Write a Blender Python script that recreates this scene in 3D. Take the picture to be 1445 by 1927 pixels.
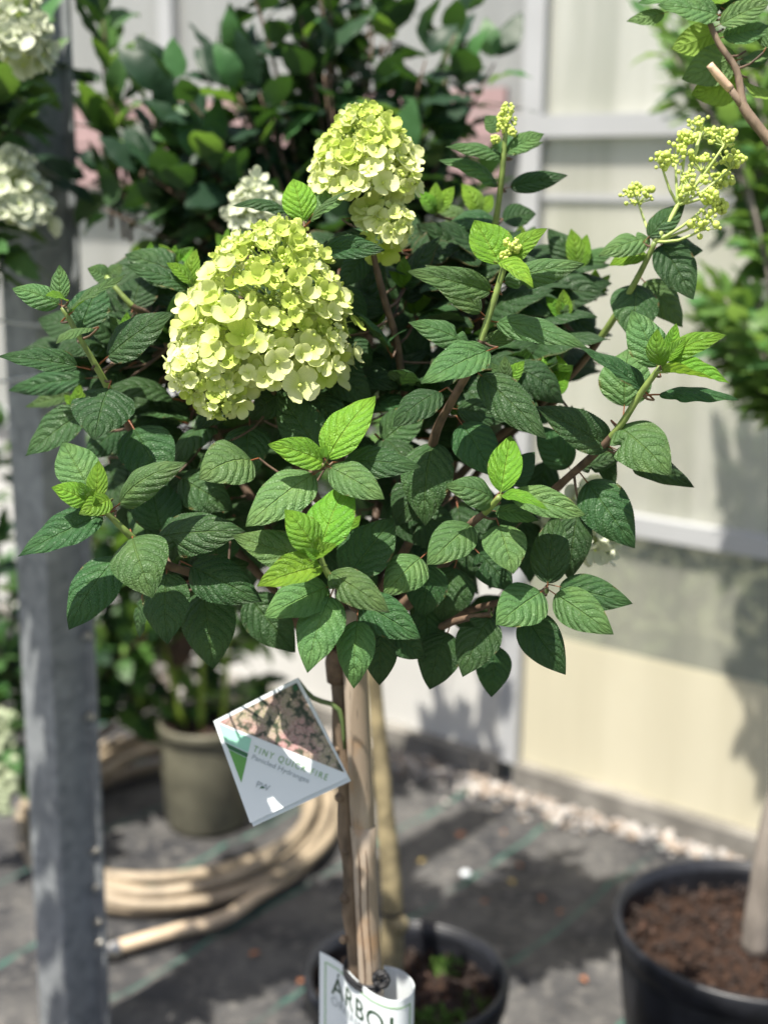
import bpy, math, random
from mathutils import Vector as V, Matrix, Quaternion
from math import sin, cos, pi, radians as RAD

for o in list(bpy.data.objects):
    bpy.data.objects.remove(o)
S = bpy.context.scene
COL = S.collection
rnd = random.Random(11)
U = rnd.uniform

# ------------------------------------------------------------------ camera, light, exposure
FPX, PITCH, ROLL, HC = 2500.0, RAD(13.5), 0.014, 1.55
CAM = V((0, 0, HC))
_f = V((0, cos(PITCH), -sin(PITCH)))
_r0, _u0 = V((1, 0, 0)), V((0, sin(PITCH), cos(PITCH)))
RIGHT = _r0 * cos(ROLL) + _u0 * sin(ROLL)
UP = -_r0 * sin(ROLL) + _u0 * cos(ROLL)
cd = bpy.data.cameras.new('camera')
cam = bpy.data.objects.new('camera', cd)
COL.objects.link(cam)
cd.sensor_width = 36
cd.lens = FPX / 1927 * 36
cd.clip_start, cd.clip_end = 0.05, 400
cam.matrix_world = Matrix(((RIGHT.x, UP.x, -_f.x, CAM.x), (RIGHT.y, UP.y, -_f.y, CAM.y), (RIGHT.z, UP.z, -_f.z, CAM.z), (0, 0, 0, 1)))
cd.dof.use_dof = True
cd.dof.focus_distance = 1.20
cd.dof.aperture_fstop = 2.9
S.camera = cam

SUN = V((-0.50, -0.60, 1.85)).normalized()
w = bpy.data.worlds.new('World')
S.world = w
w.use_nodes = True
wn = w.node_tree
sky = wn.nodes.new('ShaderNodeTexSky')
sky.sky_type = 'NISHITA'
sky.sun_disc = False
sky.dust_density = 3.0
sky.air_density = 0.8
sky.ozone_density = 0.6
sky.sun_elevation = math.asin(SUN.z)
sky.sun_rotation = math.atan2(SUN.x, SUN.y)
wn.nodes['Background'].inputs['Strength'].default_value = 0.09
wn.links.new(sky.outputs[0], wn.nodes['Background'].inputs['Color'])
sl = bpy.data.lights.new('sun', 'SUN')
sl.energy = 5.0
sl.angle = RAD(0.5)
sl.color = (1.0, 0.945, 0.845)
so = bpy.data.objects.new('sun', sl)
COL.objects.link(so)
so.rotation_euler = (-SUN).to_track_quat('-Z', 'Y').to_euler()
S.view_settings.view_transform = 'Standard'
S.view_settings.look = 'None'
S.view_settings.gamma = 1
S.view_settings.use_curve_mapping = False
S.view_settings.exposure = 0.92
try:
    S.cycles.max_bounces = 8
    S.cycles.transparent_max_bounces = 16
    S.cycles.use_denoising = True
except Exception:
    pass

# ------------------------------------------------------------------ picture point -> place
def ray(px, py):
    return _f + RIGHT * ((px - 722.5) / FPX) - UP * ((py - 963.5) / FPX)
def P(px, py, z):
    return CAM + ray(px, py) * z
def G(px, py, h=0.0):
    d = ray(px, py)
    return CAM + d * ((h - HC) / d.z)
def PF(px, py, F):
    d = ray(px, py)
    return CAM + d * (F / d.y)
def PPL(px, py, p0, n):
    d = ray(px, py)
    return CAM + d * ((p0 - CAM).dot(n) / d.dot(n))

# ------------------------------------------------------------------ objects
WM = {}
def _props(o, label=None, cat=None, group=None, kind=None):
    if label: o['label'] = label
    if cat: o['category'] = cat
    if group: o['group'] = group
    if kind: o['kind'] = kind
def add(name, me, parent=None, M=None, **k):
    o = bpy.data.objects.new(name, me)
    COL.objects.link(o)
    M = M or Matrix.Identity(4)
    WM[o.name] = M
    if parent is not None:
        o.parent = parent
        o.matrix_basis = WM[parent.name].inverted() @ M
    else:
        o.matrix_basis = M
    _props(o, **k)
    return o
def empty(name, loc, **k):
    return add(name, None, None, Matrix.Translation(loc), **k)
class MB:
    def __init__(s):
        s.v, s.f, s.m, s.uv = [], [], [], []
    def quadgrid(s, rows, mi=0, close=False, uvs=None):
        b = len(s.v); nr, nc = len(rows), len(rows[0])
        for r in rows: s.v += [tuple(p) for p in r]
        for i in range(nr - 1):
            for j in range(nc if close else nc - 1):
                j2 = (j + 1) % nc
                s.f.append((b + i * nc + j, b + i * nc + j2, b + (i + 1) * nc + j2, b + (i + 1) * nc + j)); s.m.append(mi)
        return b
    def face(s, pts, mi=0):
        b = len(s.v); s.v += [tuple(p) for p in pts]; s.f.append(tuple(range(b, b + len(pts)))); s.m.append(mi)
    def box(s, c, e, ax=None, mi=0):
        ax = ax or (V((1, 0, 0)), V((0, 1, 0)), V((0, 0, 1)))
        b = len(s.v)
        for x in (-1, 1):
            for y in (-1, 1):
                for z in (-1, 1):
                    s.v.append(tuple(V(c) + ax[0] * (x * e[0] / 2) + ax[1] * (y * e[1] / 2) + ax[2] * (z * e[2] / 2)))
        for q in ((0, 1, 3, 2), (4, 6, 7, 5), (0, 4, 5, 1), (2, 3, 7, 6), (0, 2, 6, 4), (1, 5, 7, 3)):
            s.f.append(tuple(b + i for i in q)); s.m.append(mi)
    def tube(s, pts, rad, n=8, mi=0, sub=3, cap=True, wob=0):
        pts = [V(p) for p in pts]
        if not hasattr(rad, '__len__'): rad = [rad] * len(pts)
        if sub > 1 and len(pts) > 2:
            q, rr = [], []
            for i in range(len(pts) - 1):
                p0, p1, p2, p3 = pts[max(i - 1, 0)], pts[i], pts[i + 1], pts[min(i + 2, len(pts) - 1)]
                for k in range(sub):
                    t = k / sub
                    q.append(0.5 * ((2 * p1) + (p2 - p0) * t + (2 * p0 - 5 * p1 + 4 * p2 - p3) * t * t + (3 * p1 - p0 - 3 * p2 + p3) * t ** 3))
                    rr.append(rad[i] * (1 - t) + rad[i + 1] * t)
            q.append(pts[-1]); rr.append(rad[-1]); pts, rad = q, rr
        rows = []; a = None
        for i, p in enumerate(pts):
            d = (pts[min(i + 1, len(pts) - 1)] - pts[max(i - 1, 0)])
            d = d.normalized() if d.length > 1e-9 else V((0, 0, 1))
            if a is None:
                a = d.orthogonal().normalized()
            a = (a - d * a.dot(d)).normalized(); b = d.cross(a)
            r = rad[i] * (1 + (U(-wob, wob) if wob else 0))
            rows.append([p + (a * cos(2 * pi * j / n) + b * sin(2 * pi * j / n)) * r for j in range(n)])
        b0 = s.quadgrid(rows, mi, True)
        if cap:
            s.f.append(tuple(b0 + j for j in range(n))[::-1]); s.m.append(mi)
            e = b0 + (len(rows) - 1) * n
            s.f.append(tuple(e + j for j in range(n))); s.m.append(mi)
        return pts
    def lathe(s, prof, n=40, c=(0, 0, 0), mi=0):
        rows = [[V(c) + V((r * cos(2 * pi * j / n), r * sin(2 * pi * j / n), z)) for j in range(n)] for r, z in prof]
        s.quadgrid(rows, mi, True)
    def ball(s, c, r, mi=0, n=6, m=4, sq=None):
        rows = []
        for i in range(m + 1):
            t = pi * i / m
            rr = max(sin(t), 0.02)
            rows.append([V(c) + V((r * rr * cos(2 * pi * j / n), r * rr * sin(2 * pi * j / n), r * cos(t))) for j in range(n)])
        s.quadgrid(rows, mi, True)
    def mesh(s, name, mats, smooth=True):
        me = bpy.data.meshes.new(name)
        me.from_pydata(s.v, [], s.f)
        for m in (mats if isinstance(mats, (list, tuple)) else [mats]): me.materials.append(m)
        me.polygons.foreach_set('material_index', s.m)
        me.polygons.foreach_set('use_smooth', [smooth] * len(s.f))
        if s.uv:
            l = me.uv_layers.new(name='UVMap')
            for lp in me.loops: l.data[lp.index].uv = s.uv[lp.vertex_index]
        me.update()
        return me

# ------------------------------------------------------------------ materials
class MT:
    def __init__(s, name):
        s.m = bpy.data.materials.new(name); s.m.use_nodes = True
        s.nt = s.m.node_tree; s.b = s.nt.nodes['Principled BSDF']; s.out = s.nt.nodes['Material Output']
    def n(s, t, ins=None, **k):
        nd = s.nt.nodes.new('ShaderNode' + t)
        for a, b in k.items(): setattr(nd, a, b)
        for a, b in (ins or {}).items(): s.set(nd.inputs[a], b)
        return nd
    def set(s, sock, v):
        if isinstance(v, bpy.types.NodeSocket): s.nt.links.new(v, sock)
        elif isinstance(v, bpy.types.Node): s.nt.links.new(v.outputs[0], sock)
        else: sock.default_value = v
    def math(s, op, a, b=0.0, c=0.0, clamp=False):
        nd = s.n('Math', operation=op, use_clamp=clamp)
        s.set(nd.inputs[0], a); s.set(nd.inputs[1], b); s.set(nd.inputs[2], c)
        return nd.outputs[0]
    def ss(s, x, lo, hi, a=0.0, b=1.0):
        nd = s.n('MapRange', interpolation_type='SMOOTHSTEP')
        for i, q in enumerate((x, lo, hi, a, b)): s.set(nd.inputs[i], q)
        return nd.outputs[0]
    def mix(s, f, a, b, bt='MIX'):
        nd = s.n('Mix', data_type='RGBA', blend_type=bt)
        s.set(nd.inputs[0], f); s.set(nd.inputs[6], a); s.set(nd.inputs[7], b)
        return nd.outputs[2]
    def noise(s, scale, detail=4, vec=None, rough=0.55):
        nd = s.n('TexNoise'); nd.inputs['Scale'].default_value = scale; nd.inputs['Detail'].default_value = detail; nd.inputs['Roughness'].default_value = rough
        if vec is not None: s.set(nd.inputs['Vector'], vec)
        return nd.outputs[0]
    def bump(s, h, strength, dist):
        nd = s.n('Bump'); nd.inputs['Strength'].default_value = strength; nd.inputs['Distance'].default_value = dist
        s.set(nd.inputs['Height'], h)
        s.nt.links.new(nd.outputs[0], s.b.inputs['Normal'])
        return nd.outputs[0]
    def pos(s):
        return s.n('NewGeometry').outputs['Position']
    def P(s, **k):
        for a, b in k.items():
            s.set(s.b.inputs[{'col': 'Base Color', 'rough': 'Roughness', 'metal': 'Metallic', 'spec': 'Specular IOR Level'}[a]], b)
        return s
def rgb(r, g, b): return (r, g, b, 1)
def simple(name, c, rough=0.6, spec=0.5, metal=0.0, ns=0, amt=0.3, bs=0.0, bd=0.002, stretch=None):
    t = MT(name); t.P(rough=rough, spec=spec, metal=metal)
    if ns:
        vec = None
        tc = t.n('TexCoord').outputs['Object']
        if stretch:
            mp = t.n('Mapping', {'Vector': tc}); mp.inputs['Scale'].default_value = stretch; tc = mp.outputs[0]
        n1 = t.noise(ns, 5, tc)
        f = t.ss(n1, 0.32, 0.68)
        t.P(col=t.mix(f, rgb(*[x * (1 - amt) for x in c]), rgb(*[min(1, x * (1 + amt)) for x in c])))
        if bs: t.bump(t.noise(ns * 3, 4, tc), bs, bd)
    else:
        t.P(col=rgb(*c))
    return t.m
def leaf_mat(name, c, cv, back, rough=0.49, trans=0.2, bumps=1.0, var=0.25, tc=None, spec=0.33):
    t = MT(name)
    uv = t.n('UVMap').outputs[0]
    sp = t.n('SeparateXYZ', {0: uv})
    v = t.math('ABSOLUTE', t.math('MULTIPLY_ADD', sp.outputs[0], 2.0, -1.0))
    u = sp.outputs[1]
    q = t.math('MULTIPLY', t.math('SUBTRACT', u, t.math('MULTIPLY', t.math('POWER', v, 1.45), 0.33)), 6.6)
    wob = t.noise(4.0, 3, t.n('TexCoord').outputs['Object'])
    q = t.math('ADD', q, t.math('ADD', t.math('MULTIPLY', wob, 0.9), t.n('ObjectInfo').outputs['Random']))
    tri = t.math('PINGPONG', q, 0.5)
    vein = t.ss(tri, 0.0, 0.09)
    mid = t.ss(v, 0.0, 0.055)
    mp = t.n('Mapping', {'Vector': uv}); mp.inputs['Scale'].default_value = (15, 27, 1)
    vo = t.n('TexVoronoi', {'Vector': mp.outputs[0]}, feature='DISTANCE_TO_EDGE'); vo.inputs['Scale'].default_value = 1.0
    ret = t.ss(vo.outputs['Distance'], 0.0, 0.22)
    h = t.math('ADD', t.math('MULTIPLY', t.math('SQRT', tri), 1.1), t.math('MULTIPLY', ret, 0.20))
    h = t.math('ADD', h, t.math('MULTIPLY', mid, 0.6))
    h = t.math('ADD', h, t.math('MULTIPLY', t.noise(160, 2, t.n('TexCoord').outputs['Object']), 0.02))
    if bumps: nrm = t.bump(h, 0.9 * bumps, 0.0027)
    else: nrm = None
    oi = t.n('ObjectInfo').outputs['Random']
    g = t.mix(t.math('MULTIPLY', t.math('SUBTRACT', 1.0, vein), 0.30), rgb(*c), rgb(*cv))
    g = t.mix(t.math('MULTIPLY', t.math('SUBTRACT', 1.0, mid), 0.75), g, rgb(*cv))
    g = t.mix(t.math('MULTIPLY', t.math('SUBTRACT', 1.0, ret), 0.22), g, rgb(*[x * 0.6 for x in c]))
    if bumps:
        on = t.n('VectorMath', {0: t.n('TexCoord').outputs['Object'], 1: t.n('ObjectInfo').outputs['Location']}, operation='ADD').outputs[0]
        br = t.math('MULTIPLY', t.ss(v, 0.86, 1.0), t.ss(t.noise(5.0, 3, on), 0.58, 0.68))
        g = t.mix(t.math('MULTIPLY', br, 0.75), g, rgb(0.16, 0.09, 0.03))
        sp_ = t.math('MULTIPLY', t.ss(t.noise(26.0, 2, on), 0.70, 0.76), t.ss(t.noise(3.0, 2, on), 0.5, 0.6))
        g = t.mix(t.math('MULTIPLY', sp_, 0.6), g, rgb(0.20, 0.17, 0.06))
        g = t.mix(t.math('MULTIPLY', t.ss(t.noise(2.2, 3, on), 0.4, 0.7), 0.35), g, rgb(c[0] * 1.7, c[1] * 1.35, c[2] * 1.1))
    hs = t.n('HueSaturation', {'Color': g, 'Value': t.math('MULTIPLY_ADD', oi, 2 * var, 1 - var), 'Hue': t.math('MULTIPLY_ADD', t.math('FRACT', t.math('MULTIPLY', oi, 7.31)), 0.03, 0.487)})
    g = hs.outputs[0]
    bf = t.n('NewGeometry').outputs['Backfacing']
    g2 = t.mix(bf, g, rgb(*back))
    t.P(col=g2, rough=t.math('MULTIPLY_ADD', bf, 0.3, rough), spec=spec)
    tr = t.n('BsdfTranslucent', {'Color': rgb(*(tc or [min(1, x * 2.2) for x in c]))})
    if nrm is not None: t.nt.links.new(nrm, tr.inputs['Normal'])
    mx = t.n('MixShader', {0: trans, 1: t.b.outputs[0], 2: tr.outputs[0]})
    t.nt.links.new(mx.outputs[0], t.out.inputs[0])
    return t.m
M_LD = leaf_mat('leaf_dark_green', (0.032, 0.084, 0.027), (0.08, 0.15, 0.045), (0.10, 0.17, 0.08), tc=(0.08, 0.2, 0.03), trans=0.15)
M_LM = leaf_mat('leaf_mid_green', (0.083, 0.172, 0.055), (0.15, 0.255, 0.07), (0.14, 0.24, 0.08), tc=(0.16, 0.36, 0.04), trans=0.2)  # paler copy of the dark leaf, mostly for leaves shown sunlit
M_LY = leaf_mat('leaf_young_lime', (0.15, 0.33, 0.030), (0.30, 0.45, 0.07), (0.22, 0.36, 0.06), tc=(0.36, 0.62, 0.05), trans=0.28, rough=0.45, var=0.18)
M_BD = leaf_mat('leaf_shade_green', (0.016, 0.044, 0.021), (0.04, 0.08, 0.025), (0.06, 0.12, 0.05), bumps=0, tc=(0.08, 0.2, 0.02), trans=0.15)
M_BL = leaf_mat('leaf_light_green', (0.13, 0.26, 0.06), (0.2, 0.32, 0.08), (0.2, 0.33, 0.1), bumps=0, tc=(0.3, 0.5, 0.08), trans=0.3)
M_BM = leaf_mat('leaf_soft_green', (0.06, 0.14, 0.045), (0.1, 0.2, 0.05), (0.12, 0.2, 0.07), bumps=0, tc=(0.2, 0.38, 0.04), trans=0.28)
M_PET = simple('petiole_red_brown', (0.22, 0.075, 0.03), 0.45, ns=40, amt=0.3)
M_PETG = simple('petiole_green', (0.20, 0.28, 0.06), 0.45, ns=40, amt=0.2)
M_TWIG = simple('twig_bark', (0.11, 0.07, 0.045), 0.7, ns=60, amt=0.4, bs=0.5, bd=0.001)
M_STEMG = simple('green_shoot', (0.17, 0.235, 0.06), 0.45, ns=80, amt=0.25)
M_BARK = simple('brown_bark', (0.16, 0.115, 0.078), 0.75, ns=45, amt=0.45, bs=0.7, bd=0.002, stretch=(1, 1, 0.35))
M_BARKG = simple('grey_bark', (0.20, 0.175, 0.15), 0.75, ns=30, amt=0.35, bs=0.6, bd=0.003, stretch=(1, 1, 0.3))
M_BARKY = simple('yellow_mossy_bark', (0.22, 0.18, 0.10), 0.75, ns=22, amt=0.45, bs=0.6, bd=0.003)
def floret_mat(name, c, c2, trans=0.3):
    t = MT(name)
    uv = t.n('UVMap').outputs[0]
    sp = t.n('SeparateXYZ', {0: uv})
    wv = t.n('TexWave', {'Vector': uv}, bands_direction='X'); wv.inputs['Scale'].default_value = 3.0; wv.inputs['Distortion'].default_value = 1.5
    oi = t.n('ObjectInfo').outputs['Random']
    f = t.math('ADD', t.ss(sp.outputs[1], 0.0, 0.8), t.math('MULTIPLY_ADD', oi, 0.7, -0.45), clamp=True)
    g = t.mix(f, rgb(*c2), rgb(*c))
    g = t.mix(t.math('MULTIPLY', wv.outputs['Fac'], 0.12), g, rgb(*c2))
    t.P(col=g, rough=0.55, spec=0.3)
    nrm = t.bump(wv.outputs['Fac'], 0.25, 0.0008)
    tr = t.n('BsdfTranslucent', {'Color': g})
    mx = t.n('MixShader', {0: trans, 1: t.b.outputs[0], 2: tr.outputs[0]})
    t.nt.links.new(mx.outputs[0], t.out.inputs[0])
    return t.m
M_FC = floret_mat('sepal_cream', (0.76, 0.80, 0.42), (0.62, 0.71, 0.20))
M_FL = floret_mat('sepal_lime', (0.62, 0.71, 0.20), (0.47, 0.60, 0.085))
M_FW = floret_mat('sepal_old_white', (0.66, 0.69, 0.54), (0.46, 0.52, 0.34))
M_BUD = simple('lime_bud', (0.50, 0.60, 0.12), 0.5, ns=200, amt=0.2)
M_PED = simple('pale_pedicel', (0.42, 0.52, 0.16), 0.5)
M_POT = simple('black_plastic', (0.014, 0.015, 0.019), 0.42, ns=25, amt=0.4, bs=0.1)
M_POTO = simple('olive_plastic', (0.125, 0.12, 0.085), 0.6, ns=18, amt=0.2, bs=0.1)
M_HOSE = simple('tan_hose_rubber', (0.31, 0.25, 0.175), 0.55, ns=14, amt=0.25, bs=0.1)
M_HOSEW = simple('sunlit_hose_end', (0.60, 0.47, 0.33), 0.5, ns=14, amt=0.15)  # hose tan lightened: sunlight on the tail put into its colour
M_STEEL = simple('coupling_metal', (0.6, 0.58, 0.54), 0.3, metal=1.0)
M_WHITE = simple('white_card', (0.74, 0.79, 0.82), 0.4, spec=0.5)
M_INK = simple('dark_green_ink', (0.02, 0.06, 0.025), 0.5)
M_INKL = simple('light_green_ink', (0.20, 0.42, 0.12), 0.5)
M_INKG = simple('grey_ink', (0.35, 0.40, 0.42), 0.5)
M_INKP = simple('pale_green_ink', (0.22, 0.40, 0.16), 0.5)
M_MINT = simple('mint_ink', (0.33, 0.65, 0.50), 0.45)
M_DGRN = simple('forest_ink', (0.035, 0.13, 0.05), 0.45)
M_GRN = simple('grass_ink', (0.12, 0.33, 0.07), 0.45)
M_TIE = simple('black_tie_rubber', (0.012, 0.012, 0.014), 0.6, ns=90, amt=0.3)
M_STRAP = simple('green_strap', (0.10, 0.15, 0.05), 0.5)
M_DRY = simple('dry_leaf', (0.32, 0.12, 0.05), 0.7, ns=60, amt=0.4)
M_DRYY = simple('dry_leaf_yellow', (0.45, 0.33, 0.10), 0.7, ns=60, amt=0.4)
M_PINK = simple('faded_pink_paint', (0.40, 0.27, 0.27), 0.6, ns=6, amt=0.12)
M_FRAME = simple('white_aluminium', (0.43, 0.44, 0.45), 0.4, ns=3, amt=0.06)
M_SILL = simple('grey_sill', (0.20, 0.19, 0.17), 0.7, ns=9, amt=0.35, bs=0.2)
M_RED = simple('red_petal', (0.45, 0.05, 0.06), 0.6)
M_MOSS = simple('moss', (0.10, 0.20, 0.03), 0.8, ns=60, amt=0.4)

def steel():
    t = MT('galvanised_steel')
    tc = t.n('TexCoord').outputs['Object']
    vo = t.n('TexVoronoi', {'Vector': tc}); vo.inputs['Scale'].default_value = 55
    n1 = t.noise(5, 5, tc)
    f = t.math('ADD', t.math('MULTIPLY', vo.outputs['Color'], 0.4), t.math('MULTIPLY', n1, 0.6))
    t.P(col=t.mix(f, rgb(0.08, 0.093, 0.105), rgb(0.40, 0.42, 0.43)), metal=0.1, rough=t.math('MULTIPLY_ADD', n1, 0.3, 0.42))
    t.bump(n1, 0.1, 0.002)
    return t.m
M_GALV = steel()
def bamboo():
    t = MT('weathered_bamboo')
    tc = t.n('TexCoord').outputs['Object']
    mp = t.n('Mapping', {'Vector': tc}); mp.inputs['Scale'].default_value = (5, 5, 0.6)
    n1 = t.noise(9, 6, mp.outputs[0]); n2 = t.noise(14, 4, tc)
    g = t.mix(t.ss(n1, 0.40, 0.62), rgb(0.27, 0.21, 0.155), rgb(0.43, 0.35, 0.275))
    g = t.mix(t.math('MULTIPLY', t.ss(n2, 0.52, 0.66), 0.6), g, rgb(0.33, 0.19, 0.09))
    g = t.mix(t.math('MULTIPLY', t.ss(t.noise(60, 3, mp.outputs[0]), 0.6, 0.72), 0.5), g, rgb(0.10, 0.08, 0.06))
    t.P(col=g, rough=0.5)
    t.bump(n1, 0.3, 0.0015)
    return t.m
M_BAM = bamboo()
def soil():
    t = MT('bark_compost')
    tc = t.n('TexCoord').outputs['Object']
    vo = t.n('TexVoronoi', {'Vector': tc}); vo.inputs['Scale'].default_value = 70
    g = t.mix(vo.outputs['Color'], rgb(0.015, 0.009, 0.007), rgb(0.05, 0.027, 0.017))  # compost darkened to carry the shade over the pot
    t.P(col=g, rough=0.9, spec=0.2)
    t.bump(vo.outputs['Distance'], 1.0, 0.006)
    return t.m
M_SOIL = soil()
def chips():
    t = MT('bark_chips')
    oi = t.n('NewGeometry').outputs['Random Per Island']
    cr = t.n('ValToRGB', {0: oi})
    e = cr.color_ramp.elements
    e[0].color = rgb(0.018, 0.010, 0.007); e[1].color = rgb(0.085, 0.042, 0.026)  # chips darkened too, shade on the soil held in their colour
    n = e.new(0.85); n.color = rgb(0.026, 0.014, 0.009)
    t.P(col=cr.outputs[0], rough=0.8)
    return t.m
M_CHIP = chips()
def stones():
    t = MT('river_gravel')
    oi = t.n('NewGeometry').outputs['Random Per Island']
    cr = t.n('ValToRGB', {0: oi})
    e = cr.color_ramp.elements
    e[0].color = rgb(0.10, 0.09, 0.08); e[1].color = rgb(0.50, 0.46, 0.42)
    n = e.new(0.35); n.color = rgb(0.32, 0.25, 0.19)
    n = e.new(0.6); n.color = rgb(0.26, 0.26, 0.26)
    t.P(col=cr.outputs[0], rough=0.65)
    return t.m
M_GRAV = stones()

# wall line on the ground, from two points of the panel's foot
_w0, _w1 = G(943, 1462), G(1423, 1612)
WD = (_w1 - _w0); WD.z = 0; WD.normalize()
WN = V((WD.y, -WD.x, 0))                     # towards the camera side
if WN.dot(CAM - _w0) < 0: WN = -WN
W0 = V((_w0.x, _w0.y, 0))
def WALL(px, py):
    p = PPL(px, py, W0, WN)
    return (p - W0).dot(WD), p.z
def wp(s, z, o=0.0): return W0 + WD * s + WN * o + V((0, 0, z))

def cloth_mat():
    t = MT('woven_ground_cloth')
    p = t.pos()
    a, b = G(1008, 1567), G(833, 1685)
    d = (b - a); d.z = 0; d.normalize()
    nrm = V((d.y, -d.x, 0))
    c2 = G(1175, 1645)
    sp = abs((c2 - a).dot(nrm))
    dt = t.n('VectorMath', {0: p, 1: nrm}, operation='DOT_PRODUCT').outputs['Value']
    off = a.dot(nrm)
    q = t.math('DIVIDE', t.math('SUBTRACT', dt, off), sp)
    tri = t.math('PINGPONG', q, 0.5)
    line = t.math('SUBTRACT', 1.0, t.ss(tri, 0.010, 0.022))
    n1 = t.noise(5, 6, p); n2 = t.noise(34, 5, p)
    g = t.mix(t.ss(n1, 0.3, 0.7), rgb(0.028, 0.029, 0.033), rgb(0.092, 0.090, 0.088))
    g = t.mix(t.math('MULTIPLY', t.ss(n2, 0.48, 0.7), 0.6), g, rgb(0.17, 0.162, 0.15))
    g = t.mix(t.math('MULTIPLY', line, t.ss(t.noise(9, 3, p), 0.3, 0.6)), g, rgb(0.035, 0.14, 0.105))
    vo = t.n('TexVoronoi', {'Vector': p}); vo.inputs['Scale'].default_value = 38
    spk = t.math('SUBTRACT', 1.0, t.ss(vo.outputs['Distance'], 0.05, 0.14))
    g = t.mix(t.math('MULTIPLY', spk, 0.35), g, rgb(0.22, 0.17, 0.12))
    t.P(col=g, rough=0.62, spec=0.3)
    wv = t.n('TexWave', {'Vector': p}, bands_direction='X'); wv.inputs['Scale'].default_value = 160
    h = t.math('ADD', t.math('MULTIPLY', n1, 1.0), t.math('MULTIPLY', wv.outputs['Fac'], 0.03))
    t.bump(t.math('ADD', h, t.math('MULTIPLY', n2, 0.15)), 0.5, 0.02)
    return t.m
def poly_mat(name, c, c2, clear, line=170):
    t = MT(name)
    p = t.pos()
    s = t.n('VectorMath', {0: p, 1: WD}, operation='DOT_PRODUCT').outputs['Value']
    fl = t.math('PINGPONG', t.math('MULTIPLY', s, line), 0.5)
    rib = t.ss(fl, 0.0, 0.16)
    sc = t.n('CombineXYZ', {0: t.math('MULTIPLY', s, 9.0), 1: 0.0, 2: t.math('MULTIPLY', t.n('SeparateXYZ', {0: p}).outputs[2], 0.8)})
    n1 = t.noise(1.0, 5, sc.outputs[0]); n2 = t.noise(2.2, 4, p)
    g = t.mix(t.ss(n1, 0.35, 0.7), rgb(*c), rgb(*c2))
    g = t.mix(t.math('MULTIPLY', t.ss(n2, 0.45, 0.75), 0.5), g, rgb(*c2))
    g = t.mix(t.math('MULTIPLY', t.math('SUBTRACT', 1.0, rib), 0.14), g, rgb(*[x * 0.5 for x in c2]))
    t.P(col=g, rough=0.35, spec=0.4)
    tr = t.n('BsdfTranslucent', {'Color': g})
    m1 = t.n('MixShader', {0: 0.4, 1: t.b.outputs[0], 2: tr.outputs[0]})
    tp = t.n('BsdfTransparent', {'Color': rgb(0.93, 0.95, 0.92)})
    m2 = t.n('MixShader', {0: t.math('MULTIPLY', rib, clear), 1: m1.outputs[0], 2: tp.outputs[0]})
    t.nt.links.new(m2.outputs[0], t.out.inputs[0])
    return t.m
M_CLOTH = cloth_mat()
M_PC = poly_mat('clear_polycarbonate', (0.82, 0.81, 0.74), (0.60, 0.60, 0.52), 0.40)
M_PCD = poly_mat('darker_polycarbonate', (0.66, 0.65, 0.55), (0.50, 0.50, 0.43), 0.58)  # darker, more see-through stretch under the middle rail
M_PCW = poly_mat('white_polycarbonate', (0.60, 0.60, 0.59), (0.50, 0.50, 0.49), 0.32)
M_PCY = poly_mat('sunlit_polycarbonate', (0.90, 0.85, 0.68), (0.82, 0.77, 0.60), 0.10)  # warm sunlight on the lower wall put into the panel colour
M_PAN = simple('white_sheet', (0.58, 0.575, 0.55), 0.5, ns=4, amt=0.05)

# ------------------------------------------------------------------ setting
t = MT('outside_ground'); pz = t.pos()
t.P(col=t.mix(t.ss(t.noise(0.7, 6, pz), 0.35, 0.65), rgb(0.10, 0.13, 0.05), rgb(0.24, 0.22, 0.15)), rough=0.9)
mb = MB(); mb.face([(-250, -250, -0.05), (250, -250, -0.05), (250, 250, -0.05), (-250, 250, -0.05)])
add('ground', mb.mesh('ground', t.m), kind='structure')
from mathutils import noise as mn
mb = MB(); rows = []
NX, NY = 150, 150
for i in range(NY + 1):
    r = []
    for j in range(NX + 1):
        # sheet coordinates along and across the wall
        s_, o_ = -4.2 + 6.4 * j / NX, 4.3 - 4.36 * i / NY
        p = W0 + WD * s_ + WN * o_
        z = 0.010 * mn.noise((p.x * 3.1, p.y * 3.1, 0)) + 0.005 * mn.noise((p.x * 9, p.y * 9, 2))
        rg = mn.noise((p.x * 2.2 + p.y * 1.1, p.y * 5.0 - p.x * 2.0, 7))
        z += 0.012 * max(0, 1 - abs(rg) * 7)
        r.append((p.x, p.y, z - 0.004))
    rows.append(r)
mb.quadgrid(rows)
add('ground_cloth', mb.mesh('ground_cloth', M_CLOTH), kind='structure', label='grey woven weed cloth with green stripes on the greenhouse floor')

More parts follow.
